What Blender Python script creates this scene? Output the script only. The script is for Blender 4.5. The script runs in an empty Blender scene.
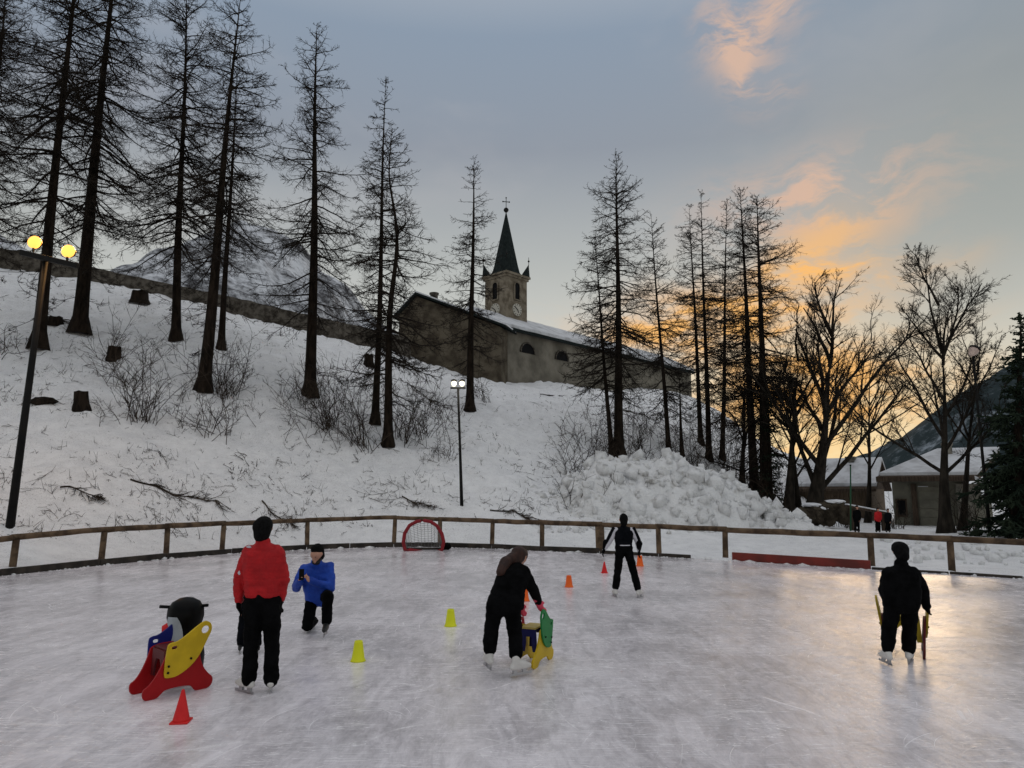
import bpy, bmesh, math, random
import numpy as np
from mathutils import Vector, Matrix

# ------------------------------------------------------------------ camera / world / sun / exposure
scene = bpy.context.scene
COL = scene.collection
F_PX, W_PX, H_PX = 690.0, 1024, 768
CAM_Z, PITCH = 2.0, math.atan(106.0 / 690.0)
cam_d = bpy.data.cameras.new("camera")
cam_d.sensor_width = 36.0
cam_d.lens = F_PX / W_PX * 36.0
cam_d.clip_end = 6000
cam_d.clip_start = 0.05
cam = bpy.data.objects.new("camera", cam_d)
COL.objects.link(cam)
cam.location = (0, 0, CAM_Z)
cam.rotation_euler = (math.pi / 2 + PITCH, 0, 0)
scene.camera = cam

SUN_AZ, SUN_EL = math.radians(25.0), math.radians(5.0)
SUN_DIR = Vector((math.sin(SUN_AZ) * math.cos(SUN_EL), math.cos(SUN_AZ) * math.cos(SUN_EL), math.sin(SUN_EL)))

CP, SP = math.cos(PITCH), math.sin(PITCH)


def ray(px, py):
    a, b = px - W_PX / 2, H_PX / 2 - py
    return Vector((a, F_PX * CP - b * SP, F_PX * SP + b * CP))


def P(px, py, Y):
    d = ray(px, py)
    t = Y / d.y
    return Vector((d.x * t, Y, CAM_Z + d.z * t))


def G(px, py, z=0.0):
    d = ray(px, py)
    t = (z - CAM_Z) / d.z
    return Vector((d.x * t, d.y * t, z))


class NT:
    """small helper for node trees"""
    def __init__(self, tree):
        self.t = tree
        tree.nodes.clear()

    def n(self, kind, **kw):
        nd = self.t.nodes.new(kind)
        for k, v in kw.items():
            setattr(nd, k, v)
        return nd

    def put(self, sock, v):
        if isinstance(v, bpy.types.NodeSocket):
            self.t.links.new(v, sock)
        elif v is not None:
            if hasattr(sock.default_value, "__len__") and not hasattr(v, "__len__"):
                v = (v, v, v)
            if hasattr(sock.default_value, "__len__") and len(sock.default_value) == 4 and len(v) == 3:
                v = (*v, 1.0)
            sock.default_value = v

    def m(self, op, a, b=None, c=None, clamp=False):
        nd = self.n("ShaderNodeMath", operation=op, use_clamp=clamp)
        for i, v in enumerate((a, b, c)):
            if v is not None:
                self.put(nd.inputs[i], v)
        return nd.outputs[0]

    def v(self, op, a, b=None, scale=None):
        nd = self.n("ShaderNodeVectorMath", operation=op)
        self.put(nd.inputs[0], a)
        if b is not None:
            self.put(nd.inputs[1], b)
        if scale is not None:
            self.put(nd.inputs["Scale"], scale)
        return nd.outputs["Value" if op in ("DOT_PRODUCT", "LENGTH") else "Vector"]

    def mix(self, f, a, b, blend="MIX"):
        nd = self.n("ShaderNodeMix", data_type="RGBA", blend_type=blend)
        self.put(nd.inputs[0], f)
        self.put(nd.inputs[6], a)
        self.put(nd.inputs[7], b)
        return nd.outputs[2]

    def noise(self, vec, scale, detail=4, rough=0.55, dist=0.0):
        nd = self.n("ShaderNodeTexNoise")
        if vec is not None:
            self.put(nd.inputs["Vector"], vec)
        for k, val in (("Scale", scale), ("Detail", detail), ("Roughness", rough), ("Distortion", dist)):
            nd.inputs[k].default_value = val
        return nd.outputs["Fac"]

    def ramp(self, f, stops, interp="LINEAR"):
        nd = self.n("ShaderNodeValToRGB")
        nd.color_ramp.interpolation = interp
        el = nd.color_ramp.elements
        while len(el) < len(stops):
            el.new(0.5)
        for e, (p, c) in zip(el, stops):
            e.position = p
            e.color = (*c, 1) if hasattr(c, "__len__") else (c, c, c, 1)
        self.put(nd.inputs[0], f)
        return nd.outputs[0]

    def sstep(self, f, lo, hi):
        nd = self.n("ShaderNodeMapRange", interpolation_type="SMOOTHSTEP")
        self.put(nd.inputs[0], f)
        nd.inputs[1].default_value = lo
        nd.inputs[2].default_value = hi
        return nd.outputs[0]

    def mapping(self, vec, loc=(0, 0, 0), rot=(0, 0, 0), scale=(1, 1, 1)):
        nd = self.n("ShaderNodeMapping")
        self.put(nd.inputs[0], vec)
        nd.inputs[1].default_value = loc
        nd.inputs[2].default_value = rot
        nd.inputs[3].default_value = scale
        return nd.outputs[0]


def build_world():
    w = bpy.data.worlds.new("World")
    scene.world = w
    w.use_nodes = True
    T = NT(w.node_tree)
    sky = T.n("ShaderNodeTexSky", sky_type="NISHITA", sun_disc=False, sun_elevation=SUN_EL, sun_rotation=SUN_AZ,
              altitude=1500, air_density=1.0, dust_density=2.5, ozone_density=1.5)
    d = T.n("ShaderNodeTexCoord").outputs["Generated"]
    sx = T.n("ShaderNodeSeparateXYZ")
    T.put(sx.inputs[0], d)
    x, y, z = sx.outputs
    # high thin veil of cloud: pale near the horizon, blue grey above, brightening again overhead
    veil = T.ramp(z, [(0.0, (6.4, 6.2, 5.4)), (0.17, (5.8, 5.8, 5.3)), (0.31, (4.1, 4.25, 4.1)), (0.46, (2.50, 2.78, 3.22)), (0.58, (2.30, 2.85, 3.6)), (0.80, (5.8, 5.9, 6.1)), (1.0, (7.4, 7.4, 7.5))])
    nishita = T.mix(1.0, sky.outputs[0], (0.9, 0.9, 0.95), "MULTIPLY")
    base = T.mix(0.96, nishita, veil)
    # warm afterglow round the set sun
    c = T.v("DOT_PRODUCT", d, tuple(Vector((math.sin(SUN_AZ), math.cos(SUN_AZ), 0.08)).normalized()))
    c = T.m("MAXIMUM", c, 0.0)
    g1 = T.m("MULTIPLY", T.m("POWER", c, 45.0), T.sstep(z, 0.30, 0.05))
    base = T.mix(T.m("MULTIPLY", g1, 0.85), base, (8.8, 6.9, 3.5))
    # cloud coordinates: azimuth and elevation
    comb = T.n("ShaderNodeCombineXYZ")
    T.put(comb.inputs[0], T.m("ARCTAN2", x, y))
    T.put(comb.inputs[1], T.m("ARCSINE", z))
    ae = comb.outputs[0]
    warp = T.n("ShaderNodeTexNoise", noise_dimensions="2D")
    T.put(warp.inputs["Vector"], ae)
    warp.inputs["Scale"].default_value = 7.0
    warp.inputs["Detail"].default_value = 4
    aw = T.v("ADD", ae, T.v("SCALE", T.v("SUBTRACT", warp.outputs["Color"], (0.5, 0.5, 0.5)), scale=0.07))

    def blob(px, py, su, sv, rot, amp):
        r = ray(px, py).normalized()
        a, e = math.atan2(r.x, r.y), math.asin(r.z)
        cr, sr = math.cos(math.radians(rot)), math.sin(math.radians(rot))
        su, sv = F_PX / su, F_PX / sv
        dv = T.v("SUBTRACT", aw, (a, e, 0))
        p_ = T.v("DOT_PRODUCT", dv, (cr * su, sr * su, 0))
        q_ = T.v("DOT_PRODUCT", dv, (-sr * sv, cr * sv, 0))
        ex = T.m("MULTIPLY_ADD", p_, p_, T.m("MULTIPLY", q_, q_))
        return T.m("MULTIPLY", T.m("EXPONENT", T.m("MULTIPLY", ex, -1.0)), amp)

    def total(lst):
        s = None
        for b in lst:
            v_ = blob(*b)
            s = v_ if s is None else T.m("ADD", s, v_)
        return s

    pink = total([(778, 5, 58, 24, 22, 0.85), (738, 50, 44, 24, -55, 0.95), (765, 90, 26, 11, -20, 0.55), (815, 200, 95, 28, 3, 1.15)])
    orange = total([(815, 238, 60, 22, 12, 0.6), (835, 264, 72, 12, -4, 1.0), (715, 322, 110, 32, 4, 1.35), (815, 395, 110, 52, 0, 1.1)])

    def noise2(vec, detail):
        nd = T.n("ShaderNodeTexNoise", noise_dimensions="2D")
        T.put(nd.inputs["Vector"], vec)
        nd.inputs["Scale"].default_value = 1.0
        nd.inputs["Detail"].default_value = detail
        nd.inputs["Roughness"].default_value = 0.62
        return nd.outputs["Fac"]

    streak = noise2(T.mapping(aw, rot=(0, 0, math.radians(-22)), scale=(8, 26, 1)), 7)
    tex = T.sstep(streak, 0.38, 0.62)
    pk = T.m("MULTIPLY", pink, T.m("MULTIPLY_ADD", tex, 0.95, 0.08), clamp=True)
    og = T.m("MULTIPLY", orange, T.m("MULTIPLY_ADD", tex, 0.75, 0.36), clamp=True)
    # faint cirrus over the whole dome
    cir = noise2(T.mapping(aw, rot=(0, 0, 0.5), scale=(2.0, 5.0, 1)), 4)
    base = T.mix(T.m("MULTIPLY", T.sstep(cir, 0.45, 0.75), 0.14), base, (5.2, 4.8, 4.7))
    base = T.mix(T.m("MULTIPLY", T.m("MINIMUM", blob(1010, 170, 190, 150, 0, 1.0), 1.0), 0.62), base, (2.75, 2.95, 2.75))
    base = T.mix(T.m("MULTIPLY", pk, 0.9), base, (6.0, 4.1, 3.1))
    base = T.mix(og, base, (8.3, 4.5, 1.55))
    bg = T.n("ShaderNodeBackground")
    T.put(bg.inputs[0], base)
    bg.inputs[1].default_value = 0.1
    out = T.n("ShaderNodeOutputWorld")
    T.t.links.new(bg.outputs[0], out.inputs[0])


build_world()
sun_d = bpy.data.lights.new("sun", "SUN")
sun_d.energy = 0.4
sun_d.angle = math.radians(20)
sun_d.color = (1.0, 0.72, 0.45)
sun = bpy.data.objects.new("sun", sun_d)
COL.objects.link(sun)
sun.rotation_euler = (-SUN_DIR).to_track_quat("-Z", "Y").to_euler()

vs = scene.view_settings
vs.view_transform = "Standard"
vs.look = "None"
vs.exposure = 0.22
vs.gamma = 1.0
scene.render.engine = "CYCLES"
scene.cycles.use_denoising = True
scene.cycles.max_bounces = 6
scene.cycles.diffuse_bounces = 3

# ------------------------------------------------------------------ helpers
rng = np.random.default_rng(7)
random.seed(7)


def mesh_np(name, V, quads=None, tris=None, smooth=False):
    me = bpy.data.meshes.new(name)
    V = np.asarray(V, dtype=np.float32).reshape(-1, 3)
    q = np.zeros((0, 4), int) if quads is None or len(quads) == 0 else np.asarray(quads, int)
    t = np.zeros((0, 3), int) if tris is None or len(tris) == 0 else np.asarray(tris, int)
    me.vertices.add(len(V))
    me.vertices.foreach_set("co", V.ravel())
    loops = np.concatenate([q.ravel(), t.ravel()]).astype(np.int32)
    me.loops.add(len(loops))
    me.loops.foreach_set("vertex_index", loops)
    nq, nt = len(q), len(t)
    me.polygons.add(nq + nt)
    st = np.concatenate([np.arange(nq) * 4, nq * 4 + np.arange(nt) * 3]).astype(np.int32)
    me.polygons.foreach_set("loop_start", st)
    me.update(calc_edges=True)
    if smooth:
        me.polygons.foreach_set("use_smooth", np.ones(nq + nt, bool))
    return me


def link(name, me, mat=None, parent=None, smooth=None):
    o = bpy.data.objects.new(name, me)
    COL.objects.link(o)
    if mat is not None and me is not None:
        me.materials.clear()
        me.materials.append(mat)
    if parent is not None:
        o.parent = parent
    if smooth:
        me.polygons.foreach_set("use_smooth", np.ones(len(me.polygons), bool))
    return o


def tag(o, label=None, cat=None, group=None, kind=None):
    if label: o["label"] = label
    if cat: o["category"] = cat
    if group: o["group"] = group
    if kind: o["kind"] = kind
    return o


def empty(name, label, cat, loc=(0, 0, 0), rz=0.0, group=None):
    o = bpy.data.objects.new(name, None)
    COL.objects.link(o)
    o.empty_display_size = 0.2
    o.location = loc
    o.rotation_euler = (0, 0, rz)
    return tag(o, label, cat, group)


def bm_mesh(name, bm):
    me = bpy.data.meshes.new(name)
    bm.to_mesh(me)
    bm.free()
    return me


def add_box(bm, c, s, rz=0.0, rot=None, bevel=0.0):
    M = Matrix.Translation(Vector(c)) @ (rot.to_4x4() if rot is not None else Matrix.Rotation(rz, 4, "Z")) @ Matrix.Diagonal((s[0], s[1], s[2], 1))
    r = bmesh.ops.create_cube(bm, size=1.0, matrix=M)
    if bevel:
        es = set()
        for v in r["verts"]:
            es.update(v.link_edges)
        bmesh.ops.bevel(bm, geom=list(es), offset=bevel, segments=1, affect="EDGES")


def box_obj(name, c, s, mat, parent=None, rz=0.0, rot=None, bevel=0.0):
    bm = bmesh.new()
    add_box(bm, c, s, rz, rot, bevel)
    return link(name, bm_mesh(name, bm), mat, parent)


def add_bar(bm, p0, p1, w, h, bevel=0.0):
    """box section from p0 to p1 (w sideways, h upright)"""
    p0, p1 = Vector(p0), Vector(p1)
    d = p1 - p0
    rot = d.to_track_quat("Y", "Z").to_matrix()
    add_box(bm, (p0 + p1) / 2, (w, d.length, h), rot=rot, bevel=bevel)


def bar_obj(name, p0, p1, w, h, mat, parent=None, bevel=0.0):
    bm = bmesh.new()
    add_bar(bm, p0, p1, w, h, bevel)
    return link(name, bm_mesh(name, bm), mat, parent)


def tubes(pts, rad, sides=3):
    """pts (N,K,3), rad (N,K) -> verts, quads of N open tapered tubes"""
    N, K, _ = pts.shape
    tan = np.empty_like(pts)
    tan[:, 1:-1] = pts[:, 2:] - pts[:, :-2]
    tan[:, 0] = pts[:, 1] - pts[:, 0]
    tan[:, -1] = pts[:, -1] - pts[:, -2]
    tan /= np.linalg.norm(tan, axis=2, keepdims=True) + 1e-9
    ref = np.zeros_like(tan)
    vertical = np.abs(tan[:, :1, 2]) > 0.8
    ref[..., 2] = np.where(vertical, 0.0, 1.0)
    ref[..., 0] = np.where(vertical, 1.0, 0.0)
    a = np.cross(tan, ref)
    a /= np.linalg.norm(a, axis=2, keepdims=True) + 1e-9
    b = np.cross(tan, a)
    ang = np.arange(sides) * 2 * math.pi / sides
    V = pts[:, :, None, :] + rad[:, :, None, None] * (np.cos(ang)[None, None, :, None] * a[:, :, None, :] + np.sin(ang)[None, None, :, None] * b[:, :, None, :])
    idx = np.arange(N * K * sides).reshape(N, K, sides)
    nx = np.roll(idx, -1, axis=2)
    Q = np.stack([idx[:, :-1], nx[:, :-1], nx[:, 1:], idx[:, 1:]], axis=-1).reshape(-1, 4)
    return V.reshape(-1, 3), Q


def spikes(pts, r):
    """single-segment twigs as three-sided spikes: verts, tris"""
    V, _ = tubes(pts, np.broadcast_to(np.array([r, r]), pts.shape[:2]), 3)
    V = V.reshape(-1, 2, 3, 3)
    tip = V[:, 1].mean(1, keepdims=True)
    V = np.concatenate([V[:, 0], tip], 1)
    n = len(V)
    o = np.arange(n)[:, None, None] * 4
    return V.reshape(-1, 3), (np.array([[0, 1, 3], [1, 2, 3], [2, 0, 3]])[None] + o).reshape(-1, 3)


def merge_tris(name, quads_parts, tri_parts, origin):
    Vq, Q = merge(quads_parts)
    Vt, T_ = merge(tri_parts)
    return mesh_np(name, np.concatenate([Vq, Vt]) - origin, Q, T_ + len(Vq))


def merge(parts):
    Vs, Qs, o = [], [], 0
    for V, Q in parts:
        Vs.append(V)
        Qs.append(np.asarray(Q) + o)
        o += len(V)
    return np.concatenate(Vs), np.concatenate(Qs)


def tube_obj(name, pts, rad, mat, parent=None, sides=8, closed=False, caps=True):
    pts = np.array([tuple(p) for p in pts], float)[None]
    rad = np.broadcast_to(np.asarray(rad, float), pts.shape[1])[None]
    V, Q = tubes(pts, rad, sides)
    K = pts.shape[1]
    me_q = list(map(tuple, Q))
    if closed:
        idx = np.arange(K * sides).reshape(K, sides)
        me_q += [tuple(x) for x in np.stack([idx[-1], np.roll(idx[-1], -1), np.roll(idx[0], -1), idx[0]], -1)]
    me = bpy.data.meshes.new(name)
    fs = [tuple(int(i) for i in f) for f in me_q]
    if caps and not closed:
        fs.append(tuple(range(sides - 1, -1, -1)))
        fs.append(tuple(range((K - 1) * sides, K * sides)))
    me.from_pydata([tuple(v) for v in V], [], fs)
    me.update()
    return link(name, me, mat, parent, smooth=sides >= 8)


def lathe(name, prof, mat, parent=None, seg=20, M=None, smooth=True):
    bm = bmesh.new()
    rings = []
    for r, z in prof:
        rings.append([bm.verts.new((r * math.cos(2 * math.pi * i / seg), r * math.sin(2 * math.pi * i / seg), z)) for i in range(seg)])
    for a, b in zip(rings[:-1], rings[1:]):
        for i in range(seg):
            bm.faces.new((a[i], a[(i + 1) % seg], b[(i + 1) % seg], b[i]))
    bm.faces.new(list(reversed(rings[0])))
    bm.faces.new(rings[-1])
    if M is not None:
        bm.transform(M)
    return link(name, bm_mesh(name, bm), mat, parent, smooth=smooth)


def poly_obj(name, verts, faces, mat, parent=None):
    me = bpy.data.meshes.new(name)
    me.from_pydata([tuple(v) for v in verts], [], faces)
    me.update()
    return link(name, me, mat, parent)


def slab(name, quad, thick, mat, parent=None, direction=None):
    """a thick plate: polygon corners + thickness along its normal (or a given direction)"""
    q = [Vector(p) for p in quad]
    n = (q[1] - q[0]).cross(q[2] - q[0]).normalized() if direction is None else Vector(direction).normalized()
    m = len(q)
    vs_ = q + [p + n * thick for p in q]
    fs = [tuple(range(m - 1, -1, -1)), tuple(range(m, 2 * m))] + [(i, (i + 1) % m, m + (i + 1) % m, m + i) for i in range(m)]
    o = poly_obj(name, vs_, fs, mat, parent)
    bm = bmesh.new()
    bm.from_mesh(o.data)
    bmesh.ops.recalc_face_normals(bm, faces=bm.faces)
    bm.to_mesh(o.data)
    bm.free()
    return o


def chaikin(pts, n=2):
    for _ in range(n):
        out = []
        for i in range(len(pts)):
            a, b = pts[i], pts[(i + 1) % len(pts)]
            out.append((a[0] * .75 + b[0] * .25, a[1] * .75 + b[1] * .25))
            out.append((a[0] * .25 + b[0] * .75, a[1] * .25 + b[1] * .75))
        pts = out
    return pts


def panel(name, loops, thick, M, mat, parent=None, bevel=0.004):
    """flat board cut to outline loops (first outer, others holes) in the XY plane, then placed by M"""
    cu = bpy.data.curves.new(name, "CURVE")
    cu.dimensions = "2D"
    cu.fill_mode = "BOTH"
    cu.extrude = thick / 2 - bevel
    cu.bevel_depth = bevel
    cu.bevel_resolution = 1
    for lp in loops:
        sp = cu.splines.new("POLY")
        sp.points.add(len(lp) - 1)
        for p, (a, b) in zip(sp.points, lp):
            p.co = (a, b, 0, 1)
        sp.use_cyclic_u = True
    tmp = bpy.data.objects.new("tmp", cu)
    COL.objects.link(tmp)
    dg = bpy.context.evaluated_depsgraph_get()
    me = bpy.data.meshes.new_from_object(tmp.evaluated_get(dg))
    bpy.data.objects.remove(tmp)
    bpy.data.curves.remove(cu)
    me.transform(M)
    me.name = name
    return link(name, me, mat, parent)


# value noise in numpy
def _hash(ix, iy, seed):
    h = (ix.astype(np.int64) * 374761393 + iy.astype(np.int64) * 668265263 + seed * 1442695) & 0x7FFFFFFF
    h = ((h ^ (h >> 13)) * 1274126177) & 0x7FFFFFFF
    return ((h ^ (h >> 16)) & 0xFFFF) / 65535.0


def vnoise(x, y, seed=0):
    ix, iy = np.floor(x), np.floor(y)
    fx, fy = x - ix, y - iy
    fx, fy = fx * fx * (3 - 2 * fx), fy * fy * (3 - 2 * fy)
    a, b = _hash(ix, iy, seed), _hash(ix + 1, iy, seed)
    c, d = _hash(ix, iy + 1, seed), _hash(ix + 1, iy + 1, seed)
    return (a * (1 - fx) + b * fx) * (1 - fy) + (c * (1 - fx) + d * fx) * fy


def fbm(x, y, oct=4, seed=0, rough=0.5):
    s, a, t = 0.0, 1.0, 0.0
    for k in range(oct):
        s = s + a * (vnoise(x * 2 ** k, y * 2 ** k, seed + k * 17) - 0.5)
        t += a
        a *= rough
    return s / t * 2


# ------------------------------------------------------------------ materials
def pmat(name, color, rough=0.7, color2=None, nscale=6.0, bump=0.0, bscale=20.0, spec=0.3, coat=0.0, stretch=(1, 1, 1), lo=0.35, hi=0.65, metal=0.0, coord="Object", detail=5):
    m = bpy.data.materials.new(name)
    m.use_nodes = True
    T = NT(m.node_tree)
    b = T.n("ShaderNodeBsdfPrincipled")
    out = T.n("ShaderNodeOutputMaterial")
    T.t.links.new(b.outputs[0], out.inputs[0])
    co = T.n("ShaderNodeTexCoord").outputs[coord]
    vec = T.mapping(co, scale=stretch)
    if color2 is None:
        color2 = tuple(min(1, c * 1.25 + .002) for c in color)
    f = T.sstep(T.noise(vec, nscale, detail, 0.6), lo, hi)
    T.put(b.inputs["Base Color"], T.mix(f, color, color2))
    b.inputs["Roughness"].default_value = rough
    b.inputs["Specular IOR Level"].default_value = spec
    b.inputs["Metallic"].default_value = metal
    if coat:
        b.inputs["Coat Weight"].default_value = coat
    if bump:
        bn = T.n("ShaderNodeBump")
        bn.inputs["Strength"].default_value = 1.0
        bn.inputs["Distance"].default_value = bump
        T.put(bn.inputs["Height"], T.noise(vec, bscale, 6, 0.65))
        T.put(b.inputs["Normal"], bn.outputs[0])
    return m


def snow_material():
    m = bpy.data.materials.new("snow_ground")
    m.use_nodes = True
    T = NT(m.node_tree)
    b = T.n("ShaderNodeBsdfPrincipled")
    out = T.n("ShaderNodeOutputMaterial")
    T.t.links.new(b.outputs[0], out.inputs[0])
    co = T.n("ShaderNodeTexCoord").outputs["Object"]
    big = T.noise(co, 0.22, 5, 0.6)
    mid = T.noise(co, 1.6, 6, 0.7)
    fine = T.noise(co, 9.0, 5, 0.7)
    speck = T.noise(T.mapping(co, scale=(1, 1.7, 1)), 24.0, 3, 0.7)
    base = T.mix(T.sstep(mid, 0.35, 0.7), (0.88, 0.88, 0.885), (0.78, 0.78, 0.79))
    # needles, bark crumbs and soil coming through in flecks
    dirt = T.m("MULTIPLY", T.sstep(fine, 0.60, 0.70), T.sstep(T.m("ADD", T.m("MULTIPLY", mid, 0.6), T.m("MULTIPLY", big, 0.4)), 0.46, 0.60))
    base = T.mix(T.m("MULTIPLY", dirt, 0.75), base, (0.10, 0.085, 0.07))
    flecks = T.m("MULTIPLY", T.sstep(speck, 0.56, 0.67), T.sstep(T.m("MULTIPLY_ADD", big, 0.6, T.m("MULTIPLY", mid, 0.4)), 0.40, 0.54))
    base = T.mix(T.m("MULTIPLY", flecks, 0.7), base, (0.09, 0.075, 0.06))
    T.put(b.inputs["Base Color"], base)
    b.inputs["Roughness"].default_value = 0.75
    b.inputs["Specular IOR Level"].default_value = 0.25
    bn = T.n("ShaderNodeBump")
    bn.inputs["Distance"].default_value = 0.16
    bn.inputs["Strength"].default_value = 0.8
    T.put(bn.inputs["Height"], T.m("ADD", T.m("MULTIPLY", T.noise(co, 3.5, 8, 0.7), 1.0), T.m("MULTIPLY", fine, 0.35)))
    T.put(b.inputs["Normal"], bn.outputs[0])
    return m


def ice_material():
    m = bpy.data.materials.new("rink_ice")
    m.use_nodes = True
    T = NT(m.node_tree)
    b = T.n("ShaderNodeBsdfPrincipled")
    out = T.n("ShaderNodeOutputMaterial")
    T.t.links.new(b.outputs[0], out.inputs[0])
    co = T.n("ShaderNodeTexCoord").outputs["Object"]
    big = T.noise(co, 0.35, 5, 0.6)
    mid = T.noise(T.mapping(co, rot=(0, 0, .25), scale=(2.2, .75, 1)), 1.5, 7, 0.72, 0.8)
    fine = T.noise(T.mapping(co, rot=(0, 0, -.3), scale=(2.2, .8, 1)), 7.0, 6, 0.75)
    # skate scratches: thin ridged lines in many directions
    sc = None
    for k, (rz, sx_, sy_, seed) in enumerate([(0.35, .55, 4, 3), (1.1, .6, 7, 9), (-0.6, .5, 5, 17), (1.9, .7, 8, 31), (1.45, .5, 6, 51)]):
        n = T.noise(T.mapping(co, loc=(seed, seed * 1.7, 0), rot=(0, 0, rz), scale=(sx_, sy_, 1)), 1.6, 3, 0.5, 1.3)
        line = T.sstep(T.m("ABSOLUTE", T.m("SUBTRACT", n, 0.5)), 0.013, 0.0)
        line = T.m("MULTIPLY", line, T.sstep(T.noise(T.mapping(co, loc=(seed * 3.1, 0, 0)), 0.9, 3, .6), 0.42, 0.62))
        sc = line if sc is None else T.m("MAXIMUM", sc, line)
    for (vs_, fr_, off_) in ((0.22, 5.1, 0.0), (0.38, 6.3, 7.0), (0.6, 7.7, 19.0), (0.30, 8.9, 31.0)):
        vo = T.n("ShaderNodeTexVoronoi", voronoi_dimensions="2D", feature="F1")
        wob = T.n("ShaderNodeTexNoise", noise_dimensions="2D")
        T.put(wob.inputs["Vector"], co)
        wob.inputs["Scale"].default_value = 0.8
        wob.inputs["Detail"].default_value = 1
        T.put(vo.inputs["Vector"], T.v("ADD", T.v("ADD", co, (off_, off_ * .7, 0)), T.v("SCALE", wob.outputs["Color"], scale=0.35)))
        vo.inputs["Scale"].default_value = vs_
        ring = T.m("FRACT", T.m("MULTIPLY_ADD", vo.outputs["Distance"], fr_, T.m("MULTIPLY", wob.outputs["Fac"], 0.8)))
        line = T.sstep(T.m("ABSOLUTE", T.m("SUBTRACT", ring, 0.5)), 0.030, 0.004)
        line = T.m("MULTIPLY", line, T.sstep(T.noise(T.mapping(co, loc=(off_, 3, 0)), 1.3, 3, .65), 0.45, 0.70))
        sc = T.m("MAXIMUM", sc, T.m("MULTIPLY", line, 0.8))
    frost = T.m("ADD", T.m("MULTIPLY", big, 0.35), T.m("ADD", T.m("MULTIPLY", mid, 0.40), T.m("MULTIPLY", fine, 0.25)))
    ff = T.sstep(frost, 0.36, 0.62)
    base = T.mix(ff, (0.43, 0.40, 0.42), (0.90, 0.85, 0.88))
    base = T.mix(T.m("MULTIPLY", sc, 0.75), base, (0.95, 0.92, 0.93))
    T.put(b.inputs["Base Color"], base)
    T.put(b.inputs["Roughness"], T.m("ADD", T.m("MULTIPLY", ff, 0.15), T.m("ADD", 0.055, T.m("MULTIPLY", sc, 0.25))))
    b.inputs["IOR"].default_value = 1.40
    b.inputs["Specular IOR Level"].default_value = 0.6
    bn = T.n("ShaderNodeBump")
    bn.inputs["Distance"].default_value = 0.012
    bn.inputs["Strength"].default_value = 0.5
    T.put(bn.inputs["Height"], T.m("ADD", T.m("MULTIPLY", mid, 0.8), T.m("ADD", T.m("MULTIPLY", fine, 0.5), T.m("MULTIPLY", sc, 0.12))))
    T.put(b.inputs["Normal"], bn.outputs[0])
    return m


def mountain_material(name, dark, snow, lo, hi, scale):
    m = bpy.data.materials.new(name)
    m.use_nodes = True
    T = NT(m.node_tree)
    b = T.n("ShaderNodeBsdfPrincipled")
    out = T.n("ShaderNodeOutputMaterial")
    T.t.links.new(b.outputs[0], out.inputs[0])
    co = T.n("ShaderNodeTexCoord").outputs["Object"]
    n1 = T.noise(T.mapping(co, rot=(0, 0.5, 0), scale=(1, 1, .6)), scale, 9, 0.75, .3)
    n2 = T.noise(co, scale * 6, 6, 0.7)
    f = T.sstep(T.m("ADD", T.m("MULTIPLY", n1, 0.65), T.m("MULTIPLY", n2, 0.35)), lo, hi)
    T.put(b.inputs["Base Color"], T.mix(f, dark, snow))
    b.inputs["Roughness"].default_value = 0.9
    b.inputs["Specular IOR Level"].default_value = 0.1
    return m


def emit_mat(name, color, strength):
    m = bpy.data.materials.new(name)
    m.use_nodes = True
    b = m.node_tree.nodes["Principled BSDF"]
    b.inputs["Base Color"].default_value = (*color, 1)
    b.inputs["Emission Color"].default_value = (*color, 1)
    b.inputs["Emission Strength"].default_value = strength
    return m


M = {}
M["snow"] = snow_material()
M["ice"] = ice_material()
M["clean_snow"] = pmat("clean_snow", (0.78, 0.79, 0.81), 0.8, (0.68, 0.69, 0.72), 2.0, 0.05, 5.0)
M["roof_snow"] = pmat("old_roof_snow", (0.62, 0.63, 0.65), 0.85, (0.42, 0.42, 0.43), 0.9, 0.06, 3.0, lo=.4, hi=.7, detail=7)
M["pile_snow"] = pmat("pile_snow", (0.82, 0.82, 0.82), 0.8, (0.40, 0.38, 0.35), 1.6, 0.16, 5.5, lo=.52, hi=.78, detail=8)
M["bark"] = pmat("larch_bark", (0.007, 0.005, 0.0035), 0.95, (0.024, 0.017, 0.012), 5.0, 0.06, 12.0, 0.1, stretch=(1, 1, .25))
M["twig"] = pmat("larch_twig", (0.012, 0.009, 0.007), 0.9, (0.026, 0.020, 0.015), 0.6, 0, 1, 0.1)
M["ash_bark"] = pmat("broadleaf_bark", (0.012, 0.010, 0.008), 0.95, (0.034, 0.028, 0.022), 4.0, 0.03, 10.0, 0.1, stretch=(1, 1, .3))
M["needles"] = pmat("spruce_needles", (0.010, 0.018, 0.012), 0.9, (0.028, 0.04, 0.024), 1.2, 0, 1, 0.1)
M["litter"] = pmat("dead_twig", (0.022, 0.016, 0.012), 0.95, (0.06, 0.045, 0.034), 0.8, 0, 1, 0.1)
M["weathered"] = pmat("weathered_timber", (0.050, 0.032, 0.020), 0.85, (0.15, 0.10, 0.062), 3.0, 0.012, 14, 0.2, stretch=(1, 1, 1))
M["kerb"] = pmat("dark_kerb_timber", (0.018, 0.015, 0.013), 0.8, (0.05, 0.04, 0.032), 3.0, 0.01, 12, 0.25)
M["red_board"] = pmat("red_painted_board", (0.20, 0.025, 0.018), 0.6, (0.11, 0.02, 0.015), 1.5, 0.004, 10)
M["stone"] = pmat("rubble_stone", (0.040, 0.034, 0.027), 0.95, (0.13, 0.115, 0.095), 2.2, 0.10, 3.5, 0.1, detail=8)
M["plaster"] = pmat("church_plaster", (0.11, 0.10, 0.08), 0.95, (0.23, 0.21, 0.17), 0.45, 0.02, 4.0, 0.1, lo=.3, hi=.7, detail=8)
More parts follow.
